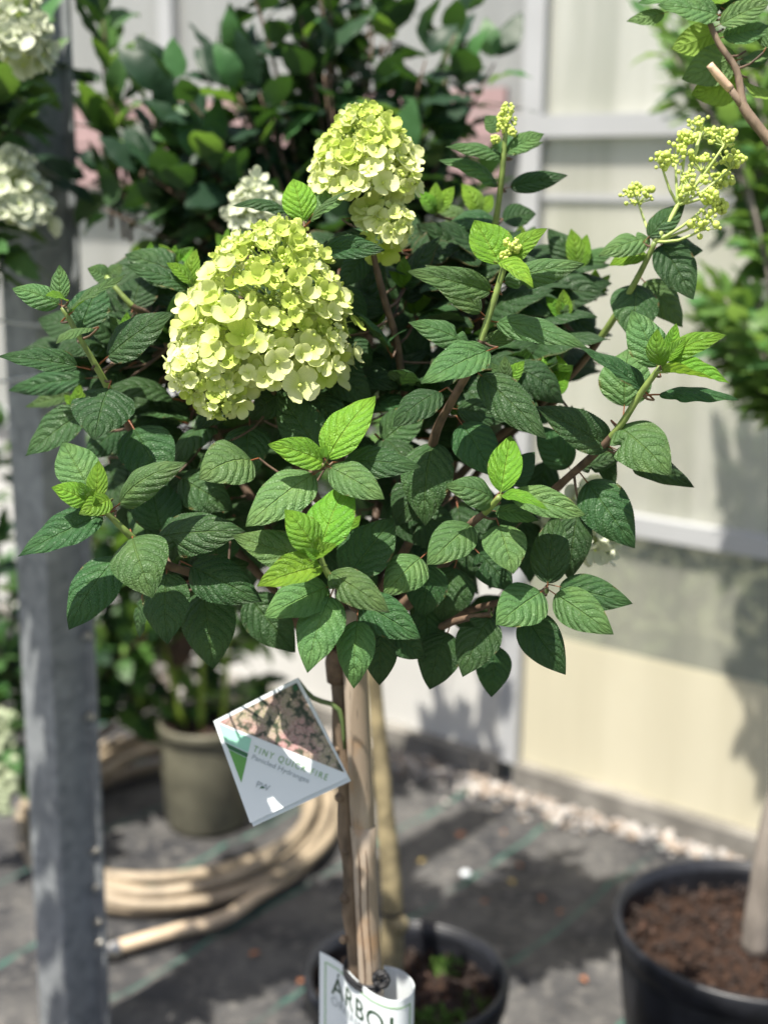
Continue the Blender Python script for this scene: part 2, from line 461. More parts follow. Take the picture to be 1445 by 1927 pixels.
# greenhouse wall
wall = empty('greenhouse_wall', W0, label='translucent ribbed polycarbonate greenhouse wall with white rails behind the plants', cat='wall')
AX = (WD, WN, V((0, 0, 1)))
sA, hA = WALL(1150, 236)
sB, hB = WALL(1310, 1005)
sC, hC = WALL(1200, 1236)
posts = [0.03 - 1.24 * k for k in range(0, 4)] + [0.03 + 1.24]
TOP = 2.9
def part(name, me, **k): return add(name, me, wall, **k)
for s in posts:
    mb = MB(); mb.box(wp(s, TOP / 2 + 0.03), (0.055, 0.05, TOP - 0.06), AX)
    part('post', mb.mesh('post', M_FRAME, False))
hs = [0.06, hC, hB - 0.024, hA - 0.022, 2.3]
ps = sorted(posts)
for i in range(len(ps) - 1):
    a, b = ps[i] + 0.028, ps[i + 1] - 0.028
    last = i == len(ps) - 2
    for k, z in enumerate((hB, hA, 2.3)):
        mb = MB(); mb.box(wp((a + b) / 2, z, 0.004), (b - a, 0.045, 0.050), AX)
        part('rail', mb.mesh('rail', M_FRAME, False))
    mb = MB(); mb.box(wp((a + b) / 2, 0.03, 0.004), (b - a, 0.07, 0.066), AX); part('sill', mb.mesh('sill', M_SILL, False))
    segs = [(0.064, hC if last else hB - 0.026, M_PCY if last else M_PAN), (hB + 0.026, hA - 0.026, M_PC if last else M_PCW), (hA + 0.026, 2.274, M_PC if last else M_PCW), (2.326, TOP, M_PCW)]
    if last: segs.insert(1, (hC + 0.003, hB - 0.026, M_PCD))  # split follows the top edge of the painted sunlit zone
    for z0, z1, m in segs:
        cnt = 2 if z1 - z0 > 0.3 else 1
        mb = MB(); mb.box(wp((a + b) / 2, (z0 + z1) / 2, -0.006), (b - a, 0.008, z1 - z0), AX)
        part('panel', mb.mesh('panel', m, False))
    # light splice strip a little under the top rail
    if last:
        mb = MB(); z = WALL(1100, 372)[1]; mb.box(wp((a + b) / 2, z, 0.0), (b - a, 0.010, 0.016), AX); part('splice_strip', mb.mesh('splice_strip', M_FRAME, False))
# pink band
pk = empty('pink_board', wp(-1.2, 1.6, 0.06), label='faded pink slatted board along the wall behind the dark shrub', cat='board')
zp = WALL(130, 190)[1]
for k in range(4):
    mb = MB(); mb.box(wp(-1.0, zp - 0.045 - k * 0.062, 0.05 + 0.004 * k), (1.95, 0.018, 0.056), AX)
    add('slat', mb.mesh('slat', M_PINK, False), pk)
# gravel at the wall's foot
mb = MB()
for k in range(1500):
    s = U(-1.6, 1.35); o = 0.05 + abs(rnd.gauss(0, 0.055)) * (1.0 if s < 0.35 else 0.45)
    r = U(0.005, 0.013) * (1.25 if rnd.random() < 0.2 else 1)
    b0 = len(mb.v)
    mb.ball((0, 0, 0), r, n=6, m=4)
    q = Quaternion((U(-1, 1), U(-1, 1), U(-1, 1)), U(0, 6)); sc = V((U(0.8, 1.4), U(0.7, 1.1), U(0.5, 0.8)))
    c = wp(s, r * 0.5, o)
    for i in range(b0, len(mb.v)):
        v = V(mb.v[i]); v = V((v.x * sc.x, v.y * sc.y, v.z * sc.z)); v.rotate(q); mb.v[i] = tuple(v + c)
add('gravel', mb.mesh('gravel', M_GRAV), kind='stuff', label='pale river pebbles along the foot of the wall')

# ------------------------------------------------------------------ leaves
def fprof(u, k=0.60, e=1.0):
    um = k / (k + e)
    return (u ** k) * ((1 - u) ** e) / ((um ** k) * ((1 - um) ** e))
def leaf_mesh(name, mat, pet, bow=0.1, fold=0.2, edge=0.1, serr=0.04, ns=66, nw=8, bite=None, twist=0.0, pr=0.016, pl=0.16, wave=0.012, side=0.0, k=0.60, e=1.0):
    mb = MB(); rows = []
    ph = U(0, 6)
    for i in range(ns + 1):
        u = i / ns
        hw = 0.5 * fprof(min(max(u, 1e-4), 1 - 1e-4), k, e)
        st = ((u * 33) % 1.0)
        row = []
        for j in range(nw + 1):
            v = -1 + 2 * j / nw
            h = hw
            if abs(v) > 0.99: h *= 1 + serr * (0.6 - st) * 1.3
            if bite and (v > 0) == bite[0]:
                h *= 1 - bite[2] * math.exp(-((u - bite[1]) / 0.045) ** 2)
            x = h * v
            z = bow * 4 * u * (1 - u) + fold * abs(x) * (1 - 0.5 * u) - edge * (abs(v) ** 2.2) * hw
            z += wave * sin(u * 19 + ph + (1.3 if v > 0 else 0)) * v * v + twist * x * (u - 0.3)
            z += 0.004 * sin((u - 0.33 * abs(v) ** 1.45) * 6.6 * 6.283) * (1 - abs(v))
            row.append((x + side * u * (1 - u), u, z)); mb.uv.append((v * 0.5 + 0.5, u))
        rows.append(row)
    mb.quadgrid(rows)
    n0 = len(mb.v)
    if pr:
        mb.tube([(0, -pl, -0.03), (0, -pl * 0.5, -0.012), (0, 0.0, -0.004), (0, 0.10, bow * 0.36 - 0.012)], [pr, pr * 0.9, pr * 0.85, pr * 0.3], n=6, mi=1, sub=2)
        mb.uv += [(0.5, 0.5)] * (len(mb.v) - n0)
    me = mb.mesh(name, [mat, pet])
    return me
DARK = [dict(bow=0.06, fold=0.22, edge=0.22), dict(bow=0.11, fold=0.10, edge=0.18, twist=0.2), dict(bow=0.15, fold=0.30, edge=0.3, side=0.15), dict(bow=0.04, fold=0.34, edge=0.2, twist=-0.25), dict(bow=0.09, fold=0.16, edge=0.25, bite=(True, 0.22, 0.5)), dict(bow=0.19, fold=0.2, edge=0.35, side=-0.12)]
YNG = [dict(bow=0.05, fold=0.45, edge=0.12), dict(bow=0.10, fold=0.30, edge=0.2, twist=0.2), dict(bow=0.03, fold=0.6, edge=0.1, twist=-0.2), dict(bow=0.16, fold=0.3, edge=0.25)]
LV = {'d': [leaf_mesh('leaf', M_LD, M_PET, **k) for k in DARK], 'm': [leaf_mesh('leaf', M_LM, M_PET, **k) for k in DARK],
      'y': [leaf_mesh('leaf', M_LY, M_PETG, pr=0.02, pl=0.1, **k) for k in YNG]}
LO = dict(ns=10, nw=4, serr=0, wave=0.02)
LVB = {'d': [leaf_mesh('leaf', M_BD, M_TWIG, bow=b, fold=f, pr=0, **LO) for b, f in ((0.08, 0.2), (0.14, 0.3), (0.02, 0.1))],
       'l': [leaf_mesh('leaf', M_BL, M_TWIG, bow=b, fold=f, pr=0, **LO) for b, f in ((0.08, 0.2), (0.14, 0.3), (0.02, 0.1))],
       'm': [leaf_mesh('leaf', M_BM, M_TWIG, bow=b, fold=f, pr=0, **LO) for b, f in ((0.08, 0.2), (0.14, 0.3), (0.02, 0.1))]}
def leaf_frame(b, tip, nrm, width, roll=0.0):
    y = tip - b; L = y.length; y.normalize()
    z = nrm - y * nrm.dot(y)
    if z.length < 1e-4: z = y.orthogonal()
    z.normalize()
    if roll: z.rotate(Quaternion(y, RAD(roll)))
    x = y.cross(z)
    return Matrix(((x.x * width, y.x * L, z.x * L, b.x), (x.y * width, y.y * L, z.y * L, b.y), (x.z * width, y.z * L, z.z * L, b.z), (0, 0, 0, 1)))

# ---- the front hydrangea --------------------------------------------------
TF = 1.33
T_ = PF(637, 1262, TF)
_tb = PF(674, 1880, TF)
_td = (_tb - T_) / (_tb.z - T_.z)
FOOT = T_ + _td * (0.24 - T_.z)
hyd = empty('hydrangea', FOOT, label='front potted hydrangea standard with two lime-cream flower heads tied to a bamboo cane', cat='plant', group='hydrangeas')
mb = MB(); npt = 26
tp = [T_ + (FOOT - T_) * (i / npt) + V((0.0018 * sin(i * 1.9), 0.0015 * sin(i * 2.7), 0)) for i in range(npt + 1)]
mb.tube(tp, [0.0100 + 0.0006 * sin(i * 2.3) + 0.0012 * i / npt for i in range(npt + 1)], n=14, sub=2)
for px_, py_ in ((632, 1410), (640, 1500), (652, 1600), (646, 1768), (650, 1690)):
    c_ = PF(px_, py_, TF - 0.006); mb.ball(c_, U(.005, .0068), n=8, m=6)
add('trunk', mb.mesh('trunk', M_BARK), hyd)
mb = MB(); mb.tube([T_ + V((0, 0, 0.026)), T_ + V((0, 0, 0.008)), T_ - V((0, 0, 0.012))], [0.012, 0.0145, 0.0125], n=14)
add('graft_union', mb.mesh('graft_union', M_TWIG), hyd)
TOPP = T_ + V((0, 0, 0.015))
BR = [  # (list of px, py, depth), index from which the shoot is green
 ([(420,1010,1.38),(300,880,1.33),(235,790,1.30),(203,728,1.27),(162,655,1.25),(118,578,1.24)], 3),
 ([(480,1120,1.33),(360,1078,1.26),(310,1060,1.24),(250,1012,1.21),(222,985,1.2),(192,955,1.19)], 4),
 ([(690,1170,1.30),(665,1140,1.21),(640,1108,1.19),(614,1075,1.175),(600,1038,1.168)], 3),
 ([(640,1000,1.33),(565,915,1.24),(580,895,1.215),(612,874,1.195)], 9),
 ([(780,1000,1.35),(815,830,1.26),(850,755,1.235),(885,692,1.215),(905,640,1.205),(943,520,1.195),(958,470,1.19)], 5),
 ([(820,1080,1.32),(880,993,1.22),(912,965,1.2),(940,935,1.18)], 3),
 ([(900,1040,1.38),(1055,910,1.28),(1150,822,1.23),(1205,740,1.205),(1242,690,1.19)], 3),
 ([(860,900,1.45),(1050,730,1.39),(1130,635,1.35),(1195,530,1.31),(1232,455,1.29)], 3),
 ([(820,1000,1.50),(900,600,1.42),(932,420,1.37),(945,320,1.345),(953,215,1.335)], 3),
 ([(760,900,1.42),(752,680,1.35),(722,560,1.315),(703,480,1.30),(695,420,1.295)], 4),
 ([(640,1050,1.38),(545,830,1.32),(522,770,1.29),(510,700,1.265)], 4),
 ([(880,1150,1.32),(1028,1112,1.205)], 9),
 ([(430,860,1.44),(300,620,1.38),(248,575,1.35),(200,520,1.35)], 3),
 ([(520,700,1.44),(400,560,1.35),(364,542,1.32)], 9),
 ([(800,1190,1.32),(860,1168,1.27),(925,1155,1.245)], 9),
 ([(640,700,1.44),(590,480,1.29),(572,418,1.25)], 3),
 ([(760,760,1.52),(800,520,1.52),(880,400,1.47)], 3),
 ([(860,800,1.55),(1000,560,1.5),(1085,505,1.42)], 3),
 ([(930,850,1.5),(1040,760,1.36),(1046,742,1.33)], 3),
 ([(560,900,1.55),(470,600,1.52),(480,430,1.5)], 3),
 ([(900,1000,1.52),(1050,980,1.47),(1110,985,1.45)], 3),
]
BSAMP = []
for pts, g in BR:
    pp = [TOPP] + [P(*q) for q in pts]
    n = len(pp)
    rr = [0.0052 - 0.0027 * i / (n - 1) for i in range(n)]
    if g > n: g = n - 1
    mb = MB(); sp = mb.tube(pp, rr, n=8, sub=5, wob=0.06)
    gi = g * 5
    # green upper length of the shoot
    nf = 8
    for fi in range(len(mb.f)):
        r = min(mb.f[fi]) // nf
        if r >= gi: mb.m[fi] = 1
    add('branch', mb.mesh('branch', [M_TWIG, M_STEMG]), hyd)
    BSAMP += sp
tw = MB()
def near_twig(p, tw=tw, samp=BSAMP, r=0.0011):
    q = min(samp, key=lambda s: (s - p).length_squared)
    if (q - p).length > 0.006:
        md = (q + p) / 2 + V((0, 0, -0.1 * (q - p).length))
        tw.tube([q, md, p], [r * 1.4, r * 1.1, r], n=5, sub=2, cap=False)
TOC = (CAM - P(700, 850, 1.25)).normalized()
NRM0 = (TOC * 0.80 + V((0, 0, 1)) * 0.42 + V((-0.12, 0, 0))).normalized()
HAND = [
 # kind, base x,y, tip x,y, width px, depth at base, depth change to the tip, roll
 ('m',112,573,23,543,54,1.245,-.005,0),('m',116,565,113,498,44,1.25,.0,0),('y',126,566,86,557,34,1.23,-.02,20),('m',130,592,238,517,40,1.24,-.01,-35),
 ('d',152,622,192,533,84,1.28,.02,0),('m',175,618,106,646,46,1.235,-.03,30),('d',147,690,-8,670,58,1.24,-.02,12),('d',203,672,326,588,88,1.255,-.02,0),
 ('d',205,730,178,828,124,1.25,-.035,0),('d',165,712,15,735,52,1.36,.02,0),('m',135,742,48,766,34,1.42,.0,0),('d',158,775,48,858,84,1.31,-.01,0),('d',235,800,160,862,70,1.37,0,0),
 ('d',356,542,234,498,62,1.30,-.02,20),('y',362,536,370,468,36,1.305,0,0),('y',362,534,314,494,34,1.3,-.01,20),('d',350,522,235,478,80,1.37,0,0),
 ('d',250,582,278,512,86,1.37,.02,0),('d',262,560,392,545,60,1.39,.0,0),('d',300,575,425,575,64,1.40,0,0),('m',205,522,165,505,40,1.36,-.01,0),('m',204,520,232,498,34,1.36,0,0),
 ('m',165,913,118,832,88,1.205,.02,0),('y',163,945,97,917,50,1.19,-.015,0),('y',184,940,186,866,40,1.19,.01,0),('y',170,940,150,906,26,1.18,-.01,0),('y',172,948,182,918,22,1.175,-.01,0),('y',208,940,149,968,44,1.185,-.025,-20),
 ('m',226,948,353,870,70,1.205,-.02,0),('d',193,970,34,1047,86,1.20,-.025,0),('m',250,1012,288,1126,120,1.205,-.04,0),('d',222,1048,130,1186,96,1.25,-.02,0),
 ('d',314,1078,316,1213,102,1.245,-.02,0),('d',296,1012,463,1000,92,1.23,-.03,0),('d',360,1065,494,1132,94,1.245,-.02,0),('d',384,1112,402,1260,108,1.28,-.01,0),
 ('d',468,1122,556,1228,92,1.32,-.01,0),('d',268,1128,264,1202,40,1.34,.01,30),('d',303,1000,284,890,100,1.285,.02,0),('d',252,806,315,915,112,1.285,-.02,0),
 ('d',340,900,440,960,90,1.31,-.01,0),('d',420,1010,330,960,90,1.31,-.01,0),('d',410,1060,400,985,90,1.33,0,0),('d',365,1090,470,1060,80,1.34,0,0),
 ('m',473,866,374,902,108,1.215,-.03,0),('m',590,893,462,992,98,1.205,-.03,0),('d',470,800,470,905,90,1.29,-.03,0),('m',432,830,402,850,30,1.24,-.02,0),
 ('d',603,852,522,735,92,1.255,.02,0),('d',560,730,470,790,90,1.29,-.01,0),('d',590,740,640,840,80,1.30,-.01,0),('d',620,690,700,760,80,1.31,-.01,0),
 ('y',610,871,504,836,60,1.20,-.025,-8),('y',616,864,707,744,84,1.19,.02,0),('y',609,860,612,838,14,1.185,0,0),('m',622,880,724,940,72,1.19,-.03,0),('d',648,870,793,880,72,1.215,-.02,0),
 ('y',602,1040,660,904,96,1.172,.03,0),('y',593,1036,536,958,66,1.165,-.005,0),('y',600,1042,600,1008,24,1.155,-.01,0),('y',588,1050,634,1024,30,1.155,-.01,0),('y',598,1050,572,1032,22,1.15,-.01,0),('y',604,1066,483,1104,70,1.168,-.03,0),
 ('m',620,1078,733,1152,72,1.175,-.03,0),('m',590,1060,436,1008,84,1.205,-.01,0),('d',652,1090,742,975,108,1.215,.02,0),('m',616,1105,496,1162,90,1.195,-.03,0),
 ('m',622,1122,578,1266,98,1.185,-.03,0),('m',672,1168,666,1296,78,1.20,-.02,0),('d',674,1130,792,1202,82,1.215,-.025,0),('d',716,1190,714,1290,68,1.25,0,0),('d',732,1190,800,1238,66,1.26,0,0),
 ('d',805,1062,795,1164,88,1.265,-.01,0),('m',792,1050,722,1122,84,1.235,-.02,0),
 ('y',942,926,961,819,64,1.185,.02,0),('d',940,925,1006,850,70,1.225,.02,0),('m',928,940,837,913,70,1.195,-.02,0),('y',944,932,1032,960,36,1.18,-.03,-30),('m',962,932,1102,970,64,1.205,-.02,0),
 ('m',932,962,1014,980,40,1.215,-.01,0),('m',938,988,966,1080,88,1.205,-.03,0),('m',886,988,803,1064,84,1.21,-.03,0),('d',1030,1098,1046,965,80,1.225,.01,0),('d',1086,965,1070,1092,74,1.26,.0,0),
 ('m',1018,1114,932,1177,96,1.205,-.03,0),('d',1052,1104,1190,1136,72,1.225,-.02,0),('m',1044,1118,1154,1194,80,1.205,-.03,0),('d',988,1155,1064,1270,84,1.235,-.02,0),
 ('d',920,1160,870,1274,90,1.25,-.02,0),('d',930,1215,924,1312,72,1.30,0,0),('d',842,1190,808,1298,90,1.285,0,0),('d',800,1140,808,1240,72,1.30,0,0),('d',815,833,800,990,104,1.265,-.02,0),
 ('d',868,797,932,898,88,1.245,-.02,0),('d',900,1040,963,1112,72,1.26,-.01,0),('d',855,1068,830,1170,104,1.29,0,0),('d',800,900,745,990,90,1.28,-.02,0),('d',780,960,860,1040,90,1.31,0,0),('d',720,830,800,770,80,1.30,0,0),
 ('y',940,498,892,414,80,1.195,.01,0),('y',955,498,1029,429,48,1.20,-.01,0),('y',936,494,1003,541,48,1.18,-.03,-20),('m',922,548,764,510,60,1.195,-.03,-20),('m',905,588,800,498,60,1.225,-.01,10),
 ('m',948,530,1100,496,58,1.225,-.01,15),('m',934,606,1108,656,60,1.205,-.03,10),('m',882,648,768,606,58,1.225,-.01,0),('m',918,660,792,722,86,1.20,-.03,0),('m',908,645,990,620,34,1.22,0,40),
 ('d',828,737,739,804,72,1.225,-.02,0),('d',904,706,1027,826,82,1.215,-.03,0),('d',860,770,960,790,60,1.27,0,0),('d',960,690,1060,760,80,1.31,0,0),('y',1045,742,1034,656,60,1.33,.01,0),('y',1046,742,1070,714,24,1.32,0,0),
 ('m',1236,690,1188,583,84,1.20,.01,0),('y',1244,688,1236,618,46,1.18,-.01,-30),('y',1250,676,1367,630,46,1.19,-.01,0),('y',1244,700,1373,722,44,1.185,-.03,-35),('y',1256,668,1272,608,28,1.195,0,0),('y',1252,680,1290,634,26,1.18,0,0),
 ('d',1240,742,1390,752,50,1.205,-.02,-25),('d',1212,736,1078,648,56,1.215,-.02,25),('m',1174,765,1184,655,104,1.255,.02,0),('m',1164,803,1262,894,108,1.225,-.035,0),('d',1160,846,1306,917,60,1.26,0,0),
 ('d',1146,842,1008,765,80,1.24,-.02,0),('d',1104,907,1194,1032,100,1.265,-.02,0),('d',1090,880,1175,855,40,1.30,0,30),('d',1130,830,1155,925,46,1.31,0,30),('d',1070,880,1010,800,70,1.32,0,0),
 ('d',1220,446,1288,383,52,1.29,0,0),('d',1244,460,1304,563,80,1.30,-.02,0),('m',1222,448,1125,482,54,1.30,-.02,0),('y',1215,478,1145,500,40,1.315,0,0),('d',1195,535,1188,642,96,1.325,-.02,0),('m',1212,530,1284,616,76,1.34,0,0),('d',1244,466,1322,472,56,1.32,.01,0),
 ('y',1086,504,1074,430,38,1.42,0,0),('y',1092,504,1104,440,32,1.42,0,0),('d',1084,506,1030,430,60,1.43,0,0),('m',1090,506,1160,470,44,1.43,0,0),
 ('m',947,294,838,276,42,1.345,-.02,15),('m',936,350,824,302,46,1.36,-.02,10),('d',960,352,1068,330,42,1.36,-.01,20),('m',953,286,1024,252,46,1.345,-.02,0),('m',940,246,912,218,44,1.36,0,0),('m',955,290,1022,268,30,1.37,0,0),
 ('y',902,402,868,345,40,1.46,0,0),('y',905,402,926,366,32,1.46,0,0),('d',932,412,842,424,60,1.39,-.02,0),('d',945,412,1008,402,56,1.42,0,0),('m',880,420,820,390,44,1.48,0,0),
 ('y',572,416,552,336,64,1.25,.01,0),('m',584,416,668,356,42,1.24,-.02,-30),('m',590,402,660,340,64,1.275,0,0),('d',605,470,724,470,50,1.26,-.03,10),('d',690,440,605,462,44,1.29,-.02,20),('d',545,402,438,388,36,1.31,0,25),('d',660,410,760,400,60,1.34,0,0),('d',690,480,640,540,60,1.34,0,0),
 ('d',650,640,700,690,60,1.32,0,0),('d',640,540,690,610,50,1.33,0,0),
]
for x, y, z in ((900, 560, 1.42), (1010, 640, 1.40), (840, 480, 1.46), (780, 590, 1.42), (980, 470, 1.48), (330, 500, 1.40), (285, 505, 1.42), (150, 780, 1.36), (700, 610, 1.38), (1120, 560, 1.45), (820, 400, 1.42), (1060, 600, 1.36), (240, 640, 1.30), (950, 720, 1.30), (760, 540, 1.36), (860, 640, 1.40), (1075, 800, 1.38), (430, 470, 1.45), (650, 1010, 1.27)):
    for k in range(3):
        a = -pi / 2 + (k - 1) * U(0.5, 0.8); L = U(38, 62)
        HAND.append(('y' if rnd.random() < .7 else 'm', x, y, x + cos(a) * L, y + sin(a) * L, L * .55, z, -.005, U(-20, 20)))
fi = 0
n_leaf = 0
for q in HAND:
    k, bx, by, tx, ty, wd, z, dz, roll = q
    b, t_ = P(bx, by, z), P(tx, ty, z + dz)
    vs = LV[k]
    nrm = NRM0 + V((U(-.18, .18), U(-.1, .1), U(-.18, .18)))
    me = vs[rnd.randrange(len(vs))]
    M = leaf_frame(b, t_, nrm, wd * (0.94 if k != 'y' else 1.0) * z / FPX, roll)
    add('leaf', me, hyd, M)
    n_leaf += 1
    near_twig(M @ V((0, -0.16 if k != 'y' else -0.1, -0.03)))
OUT = [(15,680),(40,620),(110,550),(230,510),(330,490),(420,480),(560,430),(700,440),(850,400),(1000,420),(1110,450),(1190,520),(1140,690),(1045,800),(1030,960),(1070,1000),(1050,1090),(950,1160),(890,1210),(780,1220),(640,1210),(520,1170),(400,1150),(300,1110),(250,1050),(225,960),(190,850),(110,720)]
def inside(x, y):
    c = False; n = len(OUT)
    for i in range(n):
        (x1, y1), (x2, y2) = OUT[i], OUT[i - 1]
        if (y1 > y) != (y2 > y) and x < (x2 - x1) * (y - y1) / (y2 - y1) + x1: c = not c
    return c
cc = P(670, 850, 1.45)
tries = 0
fill = MB()
while n_leaf < 299 and tries < 9000:
    tries += 1
    x, y = U(80, 1160), U(410, 1220)
    if y < 660 and x < 500 and rnd.random() < 0.5: continue
    dd = ((x - 640) / 520) ** 2 + ((y - 830) / 420) ** 2
    if dd > 1: continue
    zf = 1.30 + 0.10 * dd
    z = U(zf, zf + 0.34 * math.sqrt(1 - dd * 0.8) + 0.04)
    b = P(x, y, z)
    d = (b - cc); d.normalize()
    d = (d * 0.7 + V((U(-.8, .8), U(-.5, .3), U(-.8, .2)))).normalized()
    L = U(0.058, 0.082)
    t_ = b + d * L
    # stay inside the crown's outline
    r = t_ - CAM; zz = r.dot(_f); tx = 722.5 + r.dot(RIGHT) / zz * FPX; ty = 963.5 - r.dot(UP) / zz * FPX
    if not (inside(x, y) and inside(tx, ty)): continue
    nrm = (TOC * 0.45 + V((0, 0, 0.8)) + (b - cc).normalized() * 0.5 + V((U(-.4, .4), U(-.4, .4), U(-.3, .3))))
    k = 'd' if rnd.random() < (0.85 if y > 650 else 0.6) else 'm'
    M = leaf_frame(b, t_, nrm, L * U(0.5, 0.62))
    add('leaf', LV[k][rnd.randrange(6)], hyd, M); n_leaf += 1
    near_twig(M @ V((0, -0.16, -0.03)))
LF = [leaf_mesh('leaf', M_LD, M_PET, ns=20, nw=6, serr=0.03, **k) for k in DARK[:4]]
tries = n_ex = 0
while n_ex < 420 and tries < 12000:
    tries += 1
    x, y = (U(760, 1180), U(410, 760)) if rnd.random() < 0.33 else (U(40, 360), U(500, 1050)) if rnd.random() < 0.3 else (U(60, 1160), U(410, 1220))
    dd = ((x - 640) / 600) ** 2 + ((y - 830) / 430) ** 2
    if dd > 1: continue
    b = P(x, y, U(1.33 + 0.07 * dd, 1.62 - 0.1 * dd))
    d = (b - cc); d.normalize()
    d = (d * 0.6 + V((U(-.9, .9), U(-.6, .2), U(-.8, .2)))).normalized()
    L = U(0.055, 0.088); t_ = b + d * L
    r = t_ - CAM; zz = r.dot(_f); tx = 722.5 + r.dot(RIGHT) / zz * FPX; ty = 963.5 - r.dot(UP) / zz * FPX
    if not (inside(x, y) and inside(tx, ty)): continue
    M = leaf_frame(b, t_, TOC * 0.5 + V((0, 0, 0.7)) + V((U(-.4, .4), U(-.4, .4), U(-.3, .3))), L * U(0.52, 0.64))
    me = LF[rnd.randrange(4)]
    b0 = len(fill.v); fill.v += [tuple(M @ v.co) for v in me.vertices]
    uvl = me.uv_layers[0].data; uvv = {}
    for lp in me.loops: uvv[lp.vertex_index] = tuple(uvl[lp.index].uv)
    fill.uv += [uvv[i] for i in range(len(me.vertices))]
    for pl in me.polygons: fill.f.append(tuple(b0 + i for i in pl.vertices)); fill.m.append(pl.material_index)
    near_twig(M @ V((0, -0.16, -0.03))); n_ex += 1
add('leaves', fill.mesh('leaves', [M_LD, M_PET]), hyd, kind='stuff')
add('twigs', tw.mesh('twigs', M_TWIG), hyd, kind='stuff')

# ---- flower heads -----------------------------------------------------------
def floret_mesh(mat, cup, seed):
    r2 = random.Random(seed); mb = MB()
    for s in range(4):
        a = s * pi / 2 + r2.uniform(-.15, .15); sc = r2.uniform(0.85, 1.1); lift = 0.05 * (s % 2)
        rows = []
        for i in range(8):
            th = pi * i / 7; u = (1 - cos(th)) / 2
            hw = max(0.60 * sin(th) ** 0.8 * (0.72 + 0.36 * u), 0.10 if i == 0 else 0.0)
            row = []
            for j in range(5):
                v = -1 + j / 2
                rr = u * sc * (1 - 0.05 * v * v * u)
                x, yv = hw * v * sc, 0.06 + rr
                z = lift + cup * (u ** 1.6) * 0.55 + 0.16 * cup * v * v * u + 0.05 * sin(7 * u + s + seed) * v
                row.append((x * cos(a) - yv * sin(a), x * sin(a) + yv * cos(a), z)); mb.uv.append((v * .5 + .5, u))
            rows.append(row)
        mb.quadgrid(rows)
    n0 = len(mb.v); mb.ball((0, 0, 0.10), 0.11, mi=1); mb.uv += [(0.5, 0.1)] * (len(mb.v) - n0)
    return mb.mesh('floret', [mat, M_BUD])
FLO = {k: [floret_mesh(m, c, 3 * i + 1) for i, c in enumerate((0.3, 0.6, 0.9, 1.3))] for k, m in (('c', M_FC), ('l', M_FL), ('w', M_FW))}
def basis(n):
    z = n.normalized(); x = z.orthogonal().normalized(); x.rotate(Quaternion(z, U(0, 6.28))); y = z.cross(x)
    return x, y, z
